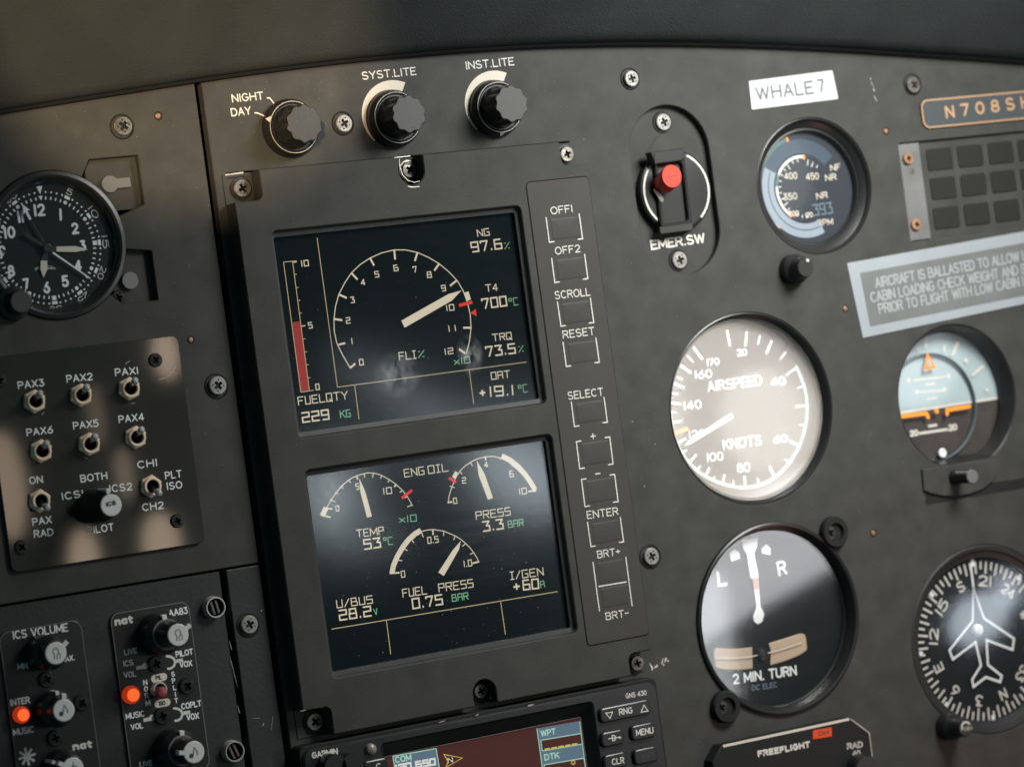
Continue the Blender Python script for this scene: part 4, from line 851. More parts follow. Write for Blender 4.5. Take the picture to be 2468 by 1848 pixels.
key('H', [(295, 1127), (478, 1103), (498, 1240), (318, 1263)], 'RESET', ubr((268, 1117), (289, 1279), (319, 1274), (486, 1089), (509, 1250), (480, 1254)), (268, 1095), (480, 1068), 54)
key('I', [(240, 62), (422, 38), (440, 172), (260, 196)], 'SELECT', ubr((212, 52), (233, 214), (264, 209), (430, 21), (452, 185), (422, 189)), (192, 38), (428, 8), 54)
key('I', [(275, 328), (460, 303), (478, 450), (296, 474)], None, [[(277, 310), (246, 315), (268, 495), (300, 490)], [(438, 288), (468, 283), (490, 463), (460, 468)], [(343, 281), (372, 277)], [(355, 263), (359, 295)]], 0, 0, 0)
key('I', [(308, 575), (492, 552), (512, 700), (330, 724)], None, [[(310, 562), (280, 566), (303, 746), (334, 742)], [(470, 537), (500, 532), (524, 713), (493, 718)], [(374, 530), (403, 526)]], 0, 0, 0)
key('I', [(345, 858), (530, 834), (548, 970), (368, 994)], 'ENTER', ubr((320, 850), (343, 1013), (370, 1008), (538, 817), (560, 980), (532, 985)), (318, 830), (527, 802), 54)
key('I', [(385, 1120), (560, 1096), (575, 1235), (400, 1260)], 'BRT+', [[(357, 1117), (378, 1279)], [(575, 1083), (596, 1244)], [(395, 1278), (578, 1247)]], (387, 1092), (541, 1068), 52)
key('I', [(408, 1290), (585, 1262), (600, 1395), (425, 1422)], 'BRT-', [[(378, 1283), (400, 1440)], [(596, 1248), (617, 1405)]], (443, 1503), (597, 1478), 52)

def screen(R):
    q = scr_rect(R); o = part('screen', MB().box(q[0] - .4, q[1] - .4, ZS - 2, q[2] + .4, q[3] + .4, ZS - 1.0), 'screen_black', t)
    part('screen_glass', MB().box(q[0] - .1, q[1] - .1, ZS - .7, q[2] + .1, q[3] + .1, ZS), 'screen_glass', t); return o
ZG = ZS - .95
def sym(o, name, mb, m): return part(name, mb, m, o, smooth=0)
def ST(o, s, items, m, font=SF, name='readout'):
    for txt, a, b, cap, hw in items: sym(o, name, T(MB(), s, txt, a, b, cap, ZG, hw * .87, font, 1.25), m)
s1 = screen(R1)
sym(s1, 'frame_lines', lines(MB(), 'F', [[(343, 258), (478, 1250)], [(478, 1250), (1735, 1083)], [(593, 1240), (622, 1463)], [(1355, 1140), (1385, 1360)]], .13, ZG), 'lit_line')
m = lines(MB(), 'F', [[(120, 418), (235, 1283)], [(180, 414), (292, 1275)]], .13, ZG)
lines(m, 'F', [[(118, 419), (207, 411)], [(235, 1283), (322, 1270)], [(190, 502), (208, 500)], [(202, 589), (219, 587)], [(213, 675), (230, 672)], [(224, 760), (242, 757)], [(248, 930), (266, 928)], [(260, 1017), (277, 1014)], [(270, 1102), (288, 1099)], [(280, 1190), (298, 1186)]], .12, ZG + .01)
lines(m, 'F', [[(236, 845), (265, 841)], [(182, 420), (207, 417)]], .22, ZG + .02); sym(s1, 'fuel_scale', m, 'lit_line')
sym(s1, 'fuel_bar', MB().flat(ats('F', [(178, 818), (229, 812), (288, 1272), (236, 1280)], ZG), ZG - .01), 'lit_fuel')
ARCP = [(565, 1125), (515, 1040), (475, 960), (457, 880), (455, 800), (465, 715), (487, 635), (525, 560), (570, 492), (630, 435), (695, 392), (772, 358), (855, 338), (932, 338), (1010, 355), (1085, 388), (1155, 430), (1218, 482), (1275, 542), (1315, 610), (1345, 692), (1362, 770), (1367, 855), (1357, 945), (1335, 1025)]
m = MB(); m.strip(ats('F', ARCP, ZG), .17, ZG)
lines(m, 'F', [[(565, 1120), (597, 1093)], [(485, 968), (530, 957)], [(457, 797), (510, 805)], [(490, 635), (540, 657)], [(572, 492), (612, 535)], [(695, 392), (722, 442)], [(856, 340), (862, 402)], [(1010, 357), (993, 412)], [(1153, 432), (1123, 475)], [(1270, 542), (1227, 577)], [(1365, 855), (1315, 855)], [(1328, 1025), (1287, 997)]], .36, ZG + .012)
sym(s1, 'limit_arc', m, 'lit_cream')
m = MB()
for s_, a, b in (('0', (625, 1107), (655, 1103)), ('1', (573, 966), (581, 965)), ('2', (537, 830), (567, 826)), ('3', (567, 693), (595, 689)), ('4', (636, 576), (666, 572)), ('5', (728, 523), (758, 519)), ('6', (854, 481), (886, 477)), ('7', (983, 491), (1010, 487)), ('8', (1076, 526), (1108, 522)), ('9', (1172, 615), (1202, 611)), ('10', (1203, 746), (1258, 739)), ('11', (1215, 884), (1273, 877)), ('12', (1192, 1036), (1252, 1028)), ('10', (238, 451), (290, 445)), ('5', (287, 862), (315, 858)), ('0', (335, 1271), (362, 1267))):
    T(m, 'F', s_, a, b, 43, ZG, .17, SF, 1.5)
sym(s1, 'scale_numerals', m, 'lit_cream')
sym(s1, 'red_limit', lines(MB(), 'F', [[(1287, 707), (1375, 685)]], .6, ZG + .03), 'lit_red')
sym(s1, 'red_arrow', MB().flat(ats('F', [(1364, 757), (1398, 730), (1404, 779)], ZG), ZG), 'lit_red')
sym(s1, 'limit_block', MB().flat(ats('F', [(1322, 622), (1350, 614), (1366, 668), (1336, 678)], ZG), ZG + .02), 'lit_cream')
sym(s1, 'needle', MB().flat(ats('F', [(903, 808), (1215, 632), (1303, 607), (1240, 674), (925, 855)], ZG), ZG + .04), 'lit_cream')
ST(s1, 'F', [('NG', (1410, 252), (1493, 242), 50, .2), ('97.6', (1370, 357), (1577, 332), 72, .32), ('T4', (1465, 618), (1547, 610), 50, .2), ('700', (1442, 733), (1610, 712), 72, .32), ('TRQ', (1510, 947), (1640, 932), 50, .2), ('73.5', (1467, 1051), (1667, 1027), 72, .32),
             ('OAT', (1502, 1202), (1630, 1188), 52, .2), ('19.1', (1490, 1316), (1655, 1304), 72, .32), ('FLI', (890, 1074), (1005, 1060), 56, .2), ('FUELQTY', (218, 1372), (552, 1330), 58, .2), ('229', (245, 1489), (428, 1465), 72, .32)], 'lit_cream')
sym(s1, 'plus_sign', lines(MB(), 'F', [[(1424, 1290), (1462, 1285)], [(1440, 1268), (1446, 1308)]], .34, ZG), 'lit_cream')
ST(s1, 'F', [('%', (1590, 335), (1630, 329), 46, .16), ('oC', (1622, 712), (1684, 704), 52, .16), ('%', (1683, 1022), (1722, 1016), 46, .16), ('oC', (1685, 1291), (1747, 1282), 54, .16), ('%', (1015, 1058), (1062, 1052), 50, .2), ('x10', (1255, 1102), (1363, 1090), 46, .2), ('KG', (497, 1456), (568, 1448), 52, .2)], 'lit_green', name='unit_readout')
s2 = screen(R2)
sym(s2, 'frame_lines', lines(MB(), 'G', [[(218, 1312), (1722, 1062)], [(583, 1253), (612, 1478)], [(1343, 1130), (1375, 1348)]], .14, ZG), 'lit_line')
def gauge(o, arcpts, ticks, big, thick, nums, needle, red=None, blk=None):
    m = MB(); m.strip(ats('G', arcpts, ZG), .16, ZG); lines(m, 'G', ticks, .17, ZG + .012); lines(m, 'G', big, .3, ZG + .016)
    for i, (pts, hw) in enumerate(thick): m.strip(ats('G', pts, ZG), hw, ZG + .034 + .005 * i, cap=False)
    sym(o, 'dial_arc', m, 'lit_cream'); m = MB()
    for s_, a, b, c in nums: T(m, 'G', s_, a, b, c, ZG + .06, .17, SF, 1.4)
    sym(o, 'dial_numerals', m, 'lit_cream')
    sym(o, 'needle', MB().flat(ats('G', needle, ZG), ZG + .05), 'lit_cream')
    if red: sym(o, 'red_limit', lines(MB(), 'G', [red], .5, ZG + .045), 'lit_red')
gauge(s2, [(160, 548), (172, 528), (200, 480), (230, 432), (262, 388), (300, 347), (345, 312), (400, 288), (460, 273), (505, 276), (550, 290), (605, 320), (650, 352), (690, 390), (722, 430), (745, 470), (755, 492)],
      [[(205, 452), (243, 465)], [(242, 402), (264, 414)], [(278, 362), (298, 378)], [(330, 320), (346, 340)], [(437, 278), (438, 305)], [(497, 277), (491, 305)], [(552, 292), (544, 312)], [(603, 320), (592, 337)], [(690, 390), (672, 404)], [(752, 488), (722, 499)], [(722, 430), (704, 440)]],
      [[(386, 292), (391, 318)], [(185, 510), (222, 513)], [(652, 352), (634, 366)], [(178, 560), (212, 570)]], [([(156, 560), (182, 505)], 1.0)], [('0', (247, 531), (272, 528), 40), ('5', (381, 388), (405, 384), 44), ('10', (562, 419), (622, 412), 46)],
      [(402, 308), (443, 400), (487, 562), (454, 572), (410, 402)], red=[(685, 443), (754, 388)])
gauge(s2, [(995, 470), (1000, 425), (1020, 365), (1045, 305), (1075, 258), (1110, 225), (1150, 198), (1195, 178), (1240, 167), (1290, 164), (1340, 173), (1385, 195), (1430, 230), (1478, 275), (1520, 322), (1555, 365), (1580, 393)],
      [[(1005, 362), (1037, 372)], [(1072, 262), (1086, 284)], [(1142, 206), (1156, 228)], [(1335, 175), (1341, 187)], [(1420, 215), (1420, 232)]], [[(990, 471), (1022, 466)], [(1241, 166), (1245, 191)], [(1580, 394), (1527, 396)]],
      [([(1350, 163), (1402, 187), (1455, 228), (1505, 283), (1545, 340), (1572, 388)], 1.02), ([(1052, 268), (1030, 308)], .8)], [('0', (1030, 482), (1056, 478), 42), ('2', (1088, 346), (1116, 342), 42), ('4', (1235, 242), (1262, 238), 42), ('6', (1404, 304), (1432, 300), 44), ('10', (1466, 421), (1520, 413), 44)],
      [(1183, 190), (1236, 280), (1292, 440), (1258, 452), (1197, 292)], red=[(999, 307), (1047, 336)])
gauge(s2, [(608, 940), (622, 885), (648, 825), (680, 772), (718, 726), (765, 688), (815, 663), (855, 653), (895, 650), (965, 660), (1040, 692), (1080, 716), (1110, 742), (1140, 772), (1165, 805), (1185, 838), (1198, 865)],
      [[(650, 850), (688, 858)], [(690, 772), (724, 790)], [(748, 716), (767, 738)], [(818, 670), (829, 702)], [(965, 660), (963, 692)], [(1040, 692), (1031, 720)], [(1110, 744), (1088, 762)], [(1165, 803), (1140, 815)]], [[(605, 941), (670, 937)], [(892, 650), (894, 686)], [(1200, 863), (1155, 875)]],
      [([(620, 940), (630, 890), (655, 830), (690, 770), (728, 720), (772, 680), (812, 656)], 1.0)], [('0', (682, 971), (710, 967), 46), ('0.5', (858, 746), (932, 736), 46), ('1.0', (1099, 902), (1155, 893), 46)],
      [(1078, 725), (1066, 782), (965, 958), (928, 935), (1022, 790)])
ST(s2, 'G', [('ENG', (703, 305), (838, 285), 56, .2), ('OIL', (862, 282), (998, 263), 56, .2), ('TEMP', (385, 705), (568, 683), 54, .2), ('53', (435, 787), (550, 770), 72, .32), ('PRESS', (1180, 587), (1411, 555), 56, .2), ('3.3', (1225, 667), (1366, 647), 72, .32), ('FUEL', (692, 1103), (855, 1080), 58, .2), ('PRESS', (932, 1068), (1164, 1034), 58, .2),
             ('0.75', (757, 1181), (962, 1150), 74, .32), ('U/BUS', (253, 1174), (494, 1141), 56, .2), ('28.2', (270, 1258), (487, 1227), 74, .32), ('I/GEN', (1408, 986), (1631, 955), 56, .2), ('60', (1492, 1056), (1601, 1044), 72, .32)], 'lit_cream')
sym(s2, 'plus_sign', lines(MB(), 'G', [[(1428, 1032), (1470, 1026)], [(1446, 1008), (1452, 1050)]], .34, ZG), 'lit_cream')
ST(s2, 'G', [('x10', (668, 606), (786, 596), 48, .2), ('oC', (565, 757), (628, 750), 54, .18), ('BAR', (1393, 640), (1498, 626), 48, .2), ('BAR', (1020, 1131), (1131, 1115), 50, .2), ('V', (503, 1221), (529, 1215), 45, .18), ('A', (1610, 1040), (1639, 1033), 46, .18)], 'lit_green', name='unit_readout')
dm = MB()
for k in range(260):
    dx_, dy_ = random.uniform(vL + 1, vR - 1), random.uniform(vB + 1, vT - 12)
    if any(R[0] - 1 < dx_ < R[2] + 1 and R[1] - 1 < dy_ < R[3] + 1 for R in (R1, R2)): continue
    dm.flat(circ(dx_, dy_, random.uniform(.05, .12), 5), HV + .36 if dx_ > kx0 else HV + .05)
part('dust_specks', dm, 'dust_grey', body, smooth=0)['kind'] = 'stuff'
# dust and finger marks on the glass
for R, s_, n in ((R1, s1, 70), (R2, s2, 150)):
    m = MB(); q = scr_rect(R)
    for k in range(n):
        x = random.uniform(q[0] + 1, q[2] - 1); y = random.uniform(q[1] + 1, q[3] - 1); disc(m, x, y, abs(random.gauss(0, .055)) + .045, ZS + .03, 6)
    part('dust_specks', m, 'grey_label', s_, smooth=0)['kind'] = 'stuff'
x, y = at('F', 870, 1170, ZS); part('finger_mark', MB().flat(circ(x, y, 11, 40, 0, 9), ZS + .05), 'finger_mark', s1, smooth=0)
x, y = at('F', 1360, 1035, ZS); part('finger_mark', MB().flat(circ(x, y, 6, 32, 0, 8), ZS + .05), 'finger_mark', s1, smooth=0)
q = scr_rect(R2); part('wipe_mark', MB().flat(circ(q[2] - 30, q[3] - 28, 34, 40, 0, 26), ZS + .06), 'wipe_mark', s2, smooth=0)
x, y = at('G', 130, 430, ZS); part('finger_mark', MB().flat(circ(x + 5, y, 6, 32, 0, 16), ZS + .05), 'finger_mark', s2, smooth=0)

# ================================================================== satellite navigator
HG = 9.0
gT = (at('J', 130, 560, HG)[1] + at('J', 2010, 237, HG)[1]) / 2; gR = at('J', 2050, 330, HG)[0]; gL = at('J', 112, 610, HG)[0]; gB = gT - 66
t = thing('navigator', 'black satellite navigator under the engine display with a maroon map screen', 'navigator', (gL + gR) / 2, gT - 33, 0)
GR = avg_rect('J', (555, 545), (1690, 332), (1730, 690), (575, 905), HG)
part('case', MB().plate(rr(gL - .8, gB, gR + .7, gT + 1.3, 2.5), [rr(GR[0] - 1, gB + 5, GR[2] + 1, GR[3] + 1, 1)], 0, HG - 1.2, .3), 'matt_black', t)
gout = rr(gL, gB, gR, gT, 3.2); GRl = (GR[0], gB + 6, GR[2], GR[3])
part('face_plate', MB().plate(gout, [rr(*GRl, 1.2)], HG - 1.6, HG, .7), 'black_plastic', t)
D = (GRl[0] + 2.4, GRl[1] + 1, GRl[2] - 3.0, GRl[3] - 5.0)
m = MB(); r0 = m.ring(rr(*GRl, 1.2), HG - .5); r1 = m.ring(rr(*D, .5), HG - 5); m.bridge(r0, r1); part('screen_surround', m, 'matt_black', t)
ZN = HG - 5.2
part('screen_rim', MB().strip(rr(D[0] + .1, D[1], D[2] - .1, D[3] - .1, .4), .14, ZN + .5, closed=True), 'grey_cap', t, smooth=0)
ds = part('screen', MB().box(D[0] - .5, D[1] - .5, ZN - 1, D[2] + .5, D[3] + .5, ZN), 'lit_maroon', t)
def quad(s, pts, z): return MB().flat(ats(s, pts, z), z)
zn = ZN + .03
sym(ds, 'com_box', quad('J', [(602, 617), (838, 575), (858, 700), (622, 740)], zn), 'lit_blue')
sym(ds, 'waypoint_box', quad('J', [(1386, 466), (1618, 426), (1660, 760), (1432, 800)], zn), 'lit_blue')
sym(ds, 'waypoint_field', quad('J', [(1407, 530), (1626, 493), (1634, 550), (1415, 588)], zn + .02), 'lit_maroon')
sym(ds, 'track_field', quad('J', [(1425, 664), (1642, 627), (1652, 690), (1436, 730)], zn + .02), 'lit_maroon')
m = MB(); lines(m, 'J', [[(602, 617), (838, 575)], [(602, 617), (622, 740)], [(838, 575), (858, 700)], [(1386, 466), (1432, 800)], [(1407, 530), (1626, 493)], [(1626, 493), (1634, 550)], [(1407, 530), (1415, 588)], [(1415, 588), (1634, 550)], [(1425, 664), (1642, 627)], [(1642, 627), (1652, 690)], [(1425, 664), (1436, 730)], [(1618, 426), (1660, 760)]], .17, zn + .03)
sym(ds, 'box_lines', m, 'lit_mint')
for s_, a, b in (('COM', (615, 655), (705, 640)), ('WPT', (1408, 512), (1490, 498)), ('DTK', (1428, 642), (1510, 627))): sym(ds, 'screen_text', T(MB(), 'J', s_, a, b, 36, zn + .03, .24, RF, 1.5), 'lit_mint')
sym(ds, 'screen_text', T(MB(), 'J', '120.650', (616, 704), (838, 665), 42, zn + .03, .36, SF, 1.2), 'lit_white')
sym(ds, 'track_arrow', MB().strip(ats('J', [(880, 607), (980, 626), (890, 678), (903, 645), (880, 607)], zn), .2, zn + .03, closed=True), 'lit_yellow')
sym(ds, 'screen_text', T(MB(), 'J', 'N', (903, 655), (930, 650), 30, zn + .03, .14), 'lit_white')
sym(ds, 'dash_line', lines(MB(), 'J', [[(1428 + 37 * i, 581 - 6.5 * i), (1458 + 37 * i, 576 - 6.5 * i)] for i in range(5)], .36, zn + .05), 'lit_yellow')
x, y = at('J', 1583, 650, zn); sym(ds, 'degree_sign', band(MB(), x, y, .55, .95, 0, 360, zn + .05, 16), 'lit_yellow')
part('screen_glass', MB().box(D[0] - .1, D[1], ZN + .4, D[2] + .1, D[3], ZN + .9), 'gauge_glass', t)
legend(t, 'J', 'GARMIN', (163, 631), (305, 606), 36, HG + .06, .26, name='maker_mark'); legend(t, 'J', 'GNS 430', (1870, 304), (1984, 284), 28, HG + .06, .14)
x, y = at('J', 490, 580, HG + 1.5); R = vlen('J', 490, 580, 32); part('light_sensor', MB().lathe(x, y, [(R, HG - .2), (R, HG + .6), (R * .86, HG + 1.4), (R * .5, HG + 2), (R * .15, HG + 2.2)], 28), 'lens_grey', t)
def gkey(pts, txt, a, b, cap, dim=False):
    q = [at('J', *p, HG + 1.5) for p in pts]; x0 = (q[0][0] + q[3][0]) / 2; x1 = (q[1][0] + q[2][0]) / 2; y1 = (q[0][1] + q[1][1]) / 2; y0 = (q[2][1] + q[3][1]) / 2
    k = part('key', MB().prism(rr(x0, y0, x1, y1, 1.8), HG - .3, HG + 1.5, .6), 'black_plastic', t)
    if txt: part('key_legend', T(MB(), 'J', txt, a, b, cap, HG + 1.56, .2), 'dark_print' if dim else 'white_print', k, smooth=0)
    return k
k = gkey([(1727, 355), (2003, 308), (2010, 390), (1735, 437)], 'RNG', (1834, 395), (1908, 383), 36)
part('range_arrow', MB().strip(ats('J', [(1760, 383), (1798, 376), (1784, 411), (1760, 383)], HG + 1.56), .17, HG + 1.56, closed=True), 'white_print', k, smooth=0); m = MB(); m.strip(ats('J', [(1953, 377), (1990, 371), (1968, 338), (1953, 377)], HG + 1.56), .17, HG + 1.56, closed=True); part('range_arrow', m, 'white_print', k, smooth=0)
k = gkey([(1735, 490), (1860, 468), (1868, 550), (1742, 572)], 'D', (1796, 536), (1818, 532), 34)
m = MB(); m.strip(ats('J', [(1776, 522), (1838, 513)], HG + 1.57), .17, HG + 1.57); m.flat(ats('J', [(1833, 508), (1846, 513), (1835, 524)], HG + 1.57), HG + 1.58); part('direct_arrow', m, 'white_print', k, smooth=0)
gkey([(1897, 452), (2026, 430), (2034, 513), (1905, 536)], 'MENU', (1927, 508), (2022, 492), 36)
gkey([(1748, 612), (1876, 590), (1884, 675), (1757, 698)], 'CLR', (1795, 666), (1863, 655), 36)
gkey([(1912, 582), (2042, 560), (2050, 645), (1920, 668)], 'ENT', (1958, 636), (2022, 625), 34, True)
gkey([(440, 645), (575, 622), (582, 705), (448, 730)], 'C', (512, 692), (540, 688), 36)
for ex, ey in ((292, 676), (385, 668)):
    x, y = at('J', ex, ey, HG + 6); part('tuning_knob', MB().lathe(x, y, [(4.6, HG), (4.5, HG + 5), (4.2, HG + 6), (.2, HG + 6)], 36), 'black_plastic', t)
m = MB(); m.strip(ats('J', [(1322, 347), (1380, 334)], 4), .35, 0); 
ch = MB(); chip('J', 1350, 340, 3.5, .7, .1, HG + .05); chip('J', 1060, 393, 1.6, .5, .3, HG + .05); chip('J', 870, 428, 3, .4, .1, HG + .05); part('worn_edge', ch, 'chip_bare', t, smooth=0)

# ================================================================== emergency switch
t = thing('emergency_switch', 'long oval black plate with red guarded button marked EMER.SW', 'emergency switch', EX, (EY0 + EY1) / 2, -2)
ze = -2.9
part('plate', MB().prism(stadium(EX, EY0 - .2, EY1 + .2, ER + .2), -4, ze, .1), 'panel_paint', t)
for sx_, sy_, a in ((356, 456, .35), (471, 1440, .3)):
    x, y = at('K', sx_, sy_, ze + 1.2); R = vlen('K', sx_, sy_, 61); o = part('fixing_screw', screw_head(x, y, ze + 1.3, R, a), ['screw_steel', 'matt_black'], t)
    part('washer', MB().lathe(x - .2, y, [(R * 1.32, ze), (R * 1.28, ze + .3), (R * 1.0, ze + .3), (.2, ze + .3)], 30), 'matt_black', o)
legend(t, 'K', 'EMER.SW', (265, 1370), (652, 1317), 72, ze + .07, .38)
zd = 0.6
cx_, cy_ = at('K', 446, 945, zd); rd = vlen('K', 446, 945, 276, zd)
ring_ = part('switch_disc', MB().lathe(cx_, cy_, [(rd * 1.07, ze), (rd * 1.06, zd - .6), (rd * 1.0, zd - .1), (rd * .93, zd), (.2, zd)], 64), 'black_plastic', t)
part('white_arc', band(MB(), cx_, cy_, rd * .945, rd * 1.0, 131, 244, zd + .06), 'white_print', ring_, smooth=0); part('white_arc', band(MB(), cx_, cy_, rd * .945, rd * 1.0, -50, 63, zd + .06), 'white_print', ring_, smooth=0)
q = ats('K', [(258, 672), (495, 640), (512, 715), (480, 735), (290, 760)], 4.5); part('guard_hinge', MB().prism(q, zd, 4.5, .5), 'black_plastic', t)
q = ats('K', [(285, 745), (505, 712), (560, 1185), (335, 1215)], 2); part('guard_channel', MB().plate(round_poly(q, 1.5), [round_poly(inset(q, 1.6), 1.2)], zd, 2.2, .4), 'matt_black', t)
q = ats('K', [(325, 1205), (558, 1172), (565, 1226), (331, 1256)], 2.2); part('guard_tab', MB().prism(round_poly(q, .6), .9, 2.2, .3), 'panel_paint', t)
bx_, by_ = at('K', 412, 843, 8.5); br_ = vlen('K', 412, 843, 82, 8.5); b0 = at('K', 368, 885, 4)
m = MB(); rings = [m.ring(circ(x, y, r, 40), z) for x, y, r, z in ((b0[0], b0[1], br_ * .8, zd), (bx_ - .3, by_ - 1.6, br_ * .98, 4.2), (bx_, by_, br_, 8.2), (bx_, by_, br_ * .96, 8.55))]
for a, c in zip(rings, rings[1:]): m.bridge(a, c)
m.F(rings[-1]); bt = part('button', m, 'red_plastic', t)
part('button_slot', MB().strip(ats('K', [(362, 852), (475, 832)], 8.6), .12, 8.62), 'dark_print', bt, smooth=0)
m = MB(); m.strip(ats('K', [(300, 940), (330, 985), (345, 1010)], 3), .9, 2.6); part('guard_clip', m, 'worn_steel', t, smooth=0)
W3 = [(*at('K', a, b, z), z) for a, b, z in ((326, 540, ze + 1.5), (306, 620, 1.5), (291, 690, 5), (294, 750, 5), (310, 810, 4), (332, 862, 6))]
part('safety_wire', MB().tube(W3, .14, 6), 'worn_steel', t)

# ================================================================== placards
def placard(name, label, cat, s, pts, m_, z=.25):
    q = ats(s, pts, z); c = (sum(p[0] for p in q) / 4, sum(p[1] for p in q) / 4); t = thing(name, label, cat, c[0], c[1], 0)
    part('plate', MB().prism(round_poly(q, .5, 3), 0.02, z, .06), m_, t); return t
t = placard('name_label', 'white label reading WHALE 7 above the rotor gauge', 'label', 'K', [(960, 165), (1557, 88), (1600, 293), (981, 370)], 'white_tape')
legend(t, 'K', 'WHALE', (1018, 304), (1428, 256), 96, .3, .36, 'grey_text', gap=1.5); legend(t, 'K', '7', (1460, 250), (1506, 244), 96, .3, .36, 'grey_text', gap=1.5)
q = [at('L', 455, 240, .5), at('P', 2760, 172, .5), at('P', 2790, 236, .5), at('L', 505, 402, .5)]
cq = at('P', 2560, 260, 0); t = thing('registration_plate', 'blue grey engraved plate reading N708SH with a copper edge', 'nameplate', q[0][0] + 30, q[0][1] - 5, 0)
px0, px1, py0, py1 = (q[0][0] + q[3][0]) / 2, (q[1][0] + q[2][0]) / 2, (q[2][1] + q[3][1]) / 2 , (q[0][1] + q[1][1]) / 2
y1_ = at('L', 520, 238, .5)[1]; y0_ = at('L', 560, 398, .5)[1]
part('plate', MB().prism(rr(px0, y0_, px0 + 85, y1_, 3.2, 8), .02, .9, .25), 'blue_grey_plate', t)
part('copper_edge', MB().strip(rr(px0 + .3, y0_ + .3, px0 + 84.7, y1_ - .3, 3.0, 8), .28, .93, closed=True), 'gold_print', t, smooth=0)
for i, c in enumerate('N708SH'):
    m = MB(); T(m, 'L', c, (622 + i * 86, 346 - i * 11), (672 + i * 86, 340 - i * 11), 72, .97, .45); part('engraved_letter', m, 'gold_print', t, smooth=0)
zp = .3
t = thing('ballast_placard', 'pale bordered warning placard about cabin ballast stuck at a slant', 'placard', *at('L', 560, 1290, 0), 0)
part('border', MB().prism(ats('L', [(55, 1170), (1400, 928), (1465, 1318), (147, 1596)], zp), .02, zp, .06), 'placard_border', t)
part('text_field', MB().prism(ats('L', [(130, 1226), (1360, 1000), (1420, 1284), (188, 1530)], zp), .1, zp + .12, .04), 'placard_field', t)
for s_, a, b in (('AIRCRAFT IS BALLASTED TO ALLOW L', (220, 1314), (1085, 1152)), ('CABIN LOADING CHECK WEIGHT AND B', (194, 1397), (1083, 1228)), ('PRIOR TO FLIGHT WITH LOW CABIN L', (240, 1462), (1086, 1296))): legend(t, 'L', s_, a, b, 62, zp + .18, .34, 'placard_text', gap=1.15)

# ================================================================== annunciator block
t = thing('annunciator_block', 'dark caution light block of square windows with a grey mounting strip', 'annunciator', ax0 + 40, (ay0 + ay1) / 2, -3)
zb = -1.6
part('body', MB().box(ax0 - .5, ay0 - .5, -6, ax1 + .5, ay1 + .5, zb), 'panel_paint', t)
sx1_ = at('L', 492, 760, zb)[0]
o = part('mounting_strip', MB().box(ax0 + .3, ay0 + .4, zb, sx1_, ay1 - .4, zb + .9, .12), 'grey_metal', t)
for y_, nm in ((572, 0), (948, 1)):
    x, y = at('L', 412 + (46 if nm else 0), y_, 1); part('strip_screw', screw_head(x, y, .6, vlen('L', 412, y_, 33), .3 + nm, 1.2, False), ['copper', 'void_black'], o)
xa, ya = at('L', 430, 645, .2); part('strip_hole', MB().lathe(xa, ya, [(1.5, zb + .92), (1.2, zb + .95), (.1, zb + .93)], 20), 'worn_steel', o)
rows = [((583, 577), (757, 557), (930, 537)), ((603, 742), (775, 722), (947, 702)), ((622, 910), (797, 890), (967, 868))]
for r_ in rows:
    c0_ = at('L', *r_[0], zb); c2_ = at('L', *r_[2], zb); st_ = (c2_[0] - c0_[0]) / 2
    for k in range(5):
        x = c0_[0] + st_ * k; w2 = st_ * .41; h2 = vlen('L', *r_[0], 62)
        if x + w2 > ax1: break
        part('caution_window', MB().prism(rr(x - w2, c0_[1] - h2, x + w2, c0_[1] + h2, .9), zb - .1, zb + .45, .25), 'window_lens', t)

# ================================================================== round instruments
def cutout(t, H, depth, rg, m='black_plastic', lip=True, steps=None):
    """black case behind the cut-out: a stepped funnel down to the glass"""
    x, y, r = H
    return part('bezel', MB().lathe(x, y, [(r + .6, -4.2), (r + .2, -.6), (r - .5, -.3), (r - 1.0, -.8), (r - 1.3, -depth * .4), (rg + 1.6, -depth + 1.3), (rg + 1.2, -depth + .9), (rg + .5, -depth + 1.0), (rg, -depth), (rg, -depth - 5)], 96, cap1=False), m, t)
def glass(t, x, y, r, z): return part('cover_glass', MB().lathe(x, y, [(r, z - .9), (r, z)], 80, cap0=True), 'gauge_glass', t)
# rotor speed gauge
x, y, r = NR; dp = 4.5; zd = -dp - 1.5
t = thing('rotor_gauge', 'round rotor speed gauge with pale blue and green lit bands', 'gauge', x, y, 0)
gx, gy = at('K', 1350, 930, zd); rg = vlen('K', 1350, 930, 395, zd)
cutout(t, (x, y, r), dp, min(rg, r - 3)); dial = part('dial', MB().lathe(x, y, [(r - 1.5, zd), (.1, zd)], 72), 'dial_slate', t)
f = lambda v: vlen('K', 1350, 930, v, zd); z = zd + .05
for nm, r0_, r1_, a0_, a1_, m_, dz_ in (('slate_band', 250, 350, 36, 150, 'lit_slate', 0), ('pale_band', 250, 350, 150, 292, 'lit_pale', 0), ('pale_band', 292, 300, 152, 290, 'lit_slate', .02), ('green_band', 352, 378, 103, 165, 'lit_teal', 0), ('white_band', 352, 372, 165, 225, 'white_print', 0),
                                ('scale_band', 215, 236, 82, 150, 'white_print', 0), ('scale_band', 215, 238, 150, 172, 'lit_teal', 0), ('scale_band', 215, 236, 172, 232, 'white_print', 0)):
    part(nm, band(MB(), gx, gy, f(r0_), f(r1_), a0_, a1_, z + dz_), m_, dial, smooth=0)
m = MB()
for a in (70, 58, 46, 95, 108, 122, 134, 147, 160, 172, 184, 197, 210, 222, 246, 258, 270):
    L = .8 if a in (70, 58, 122, 197, 210) else .89; m.strip([(gx + f(212) * cos(radians(a)), gy + f(212) * sin(radians(a))), (gx + f(212) * L * cos(radians(a)), gy + f(212) * L * sin(radians(a)))], .22, z, cap=False)
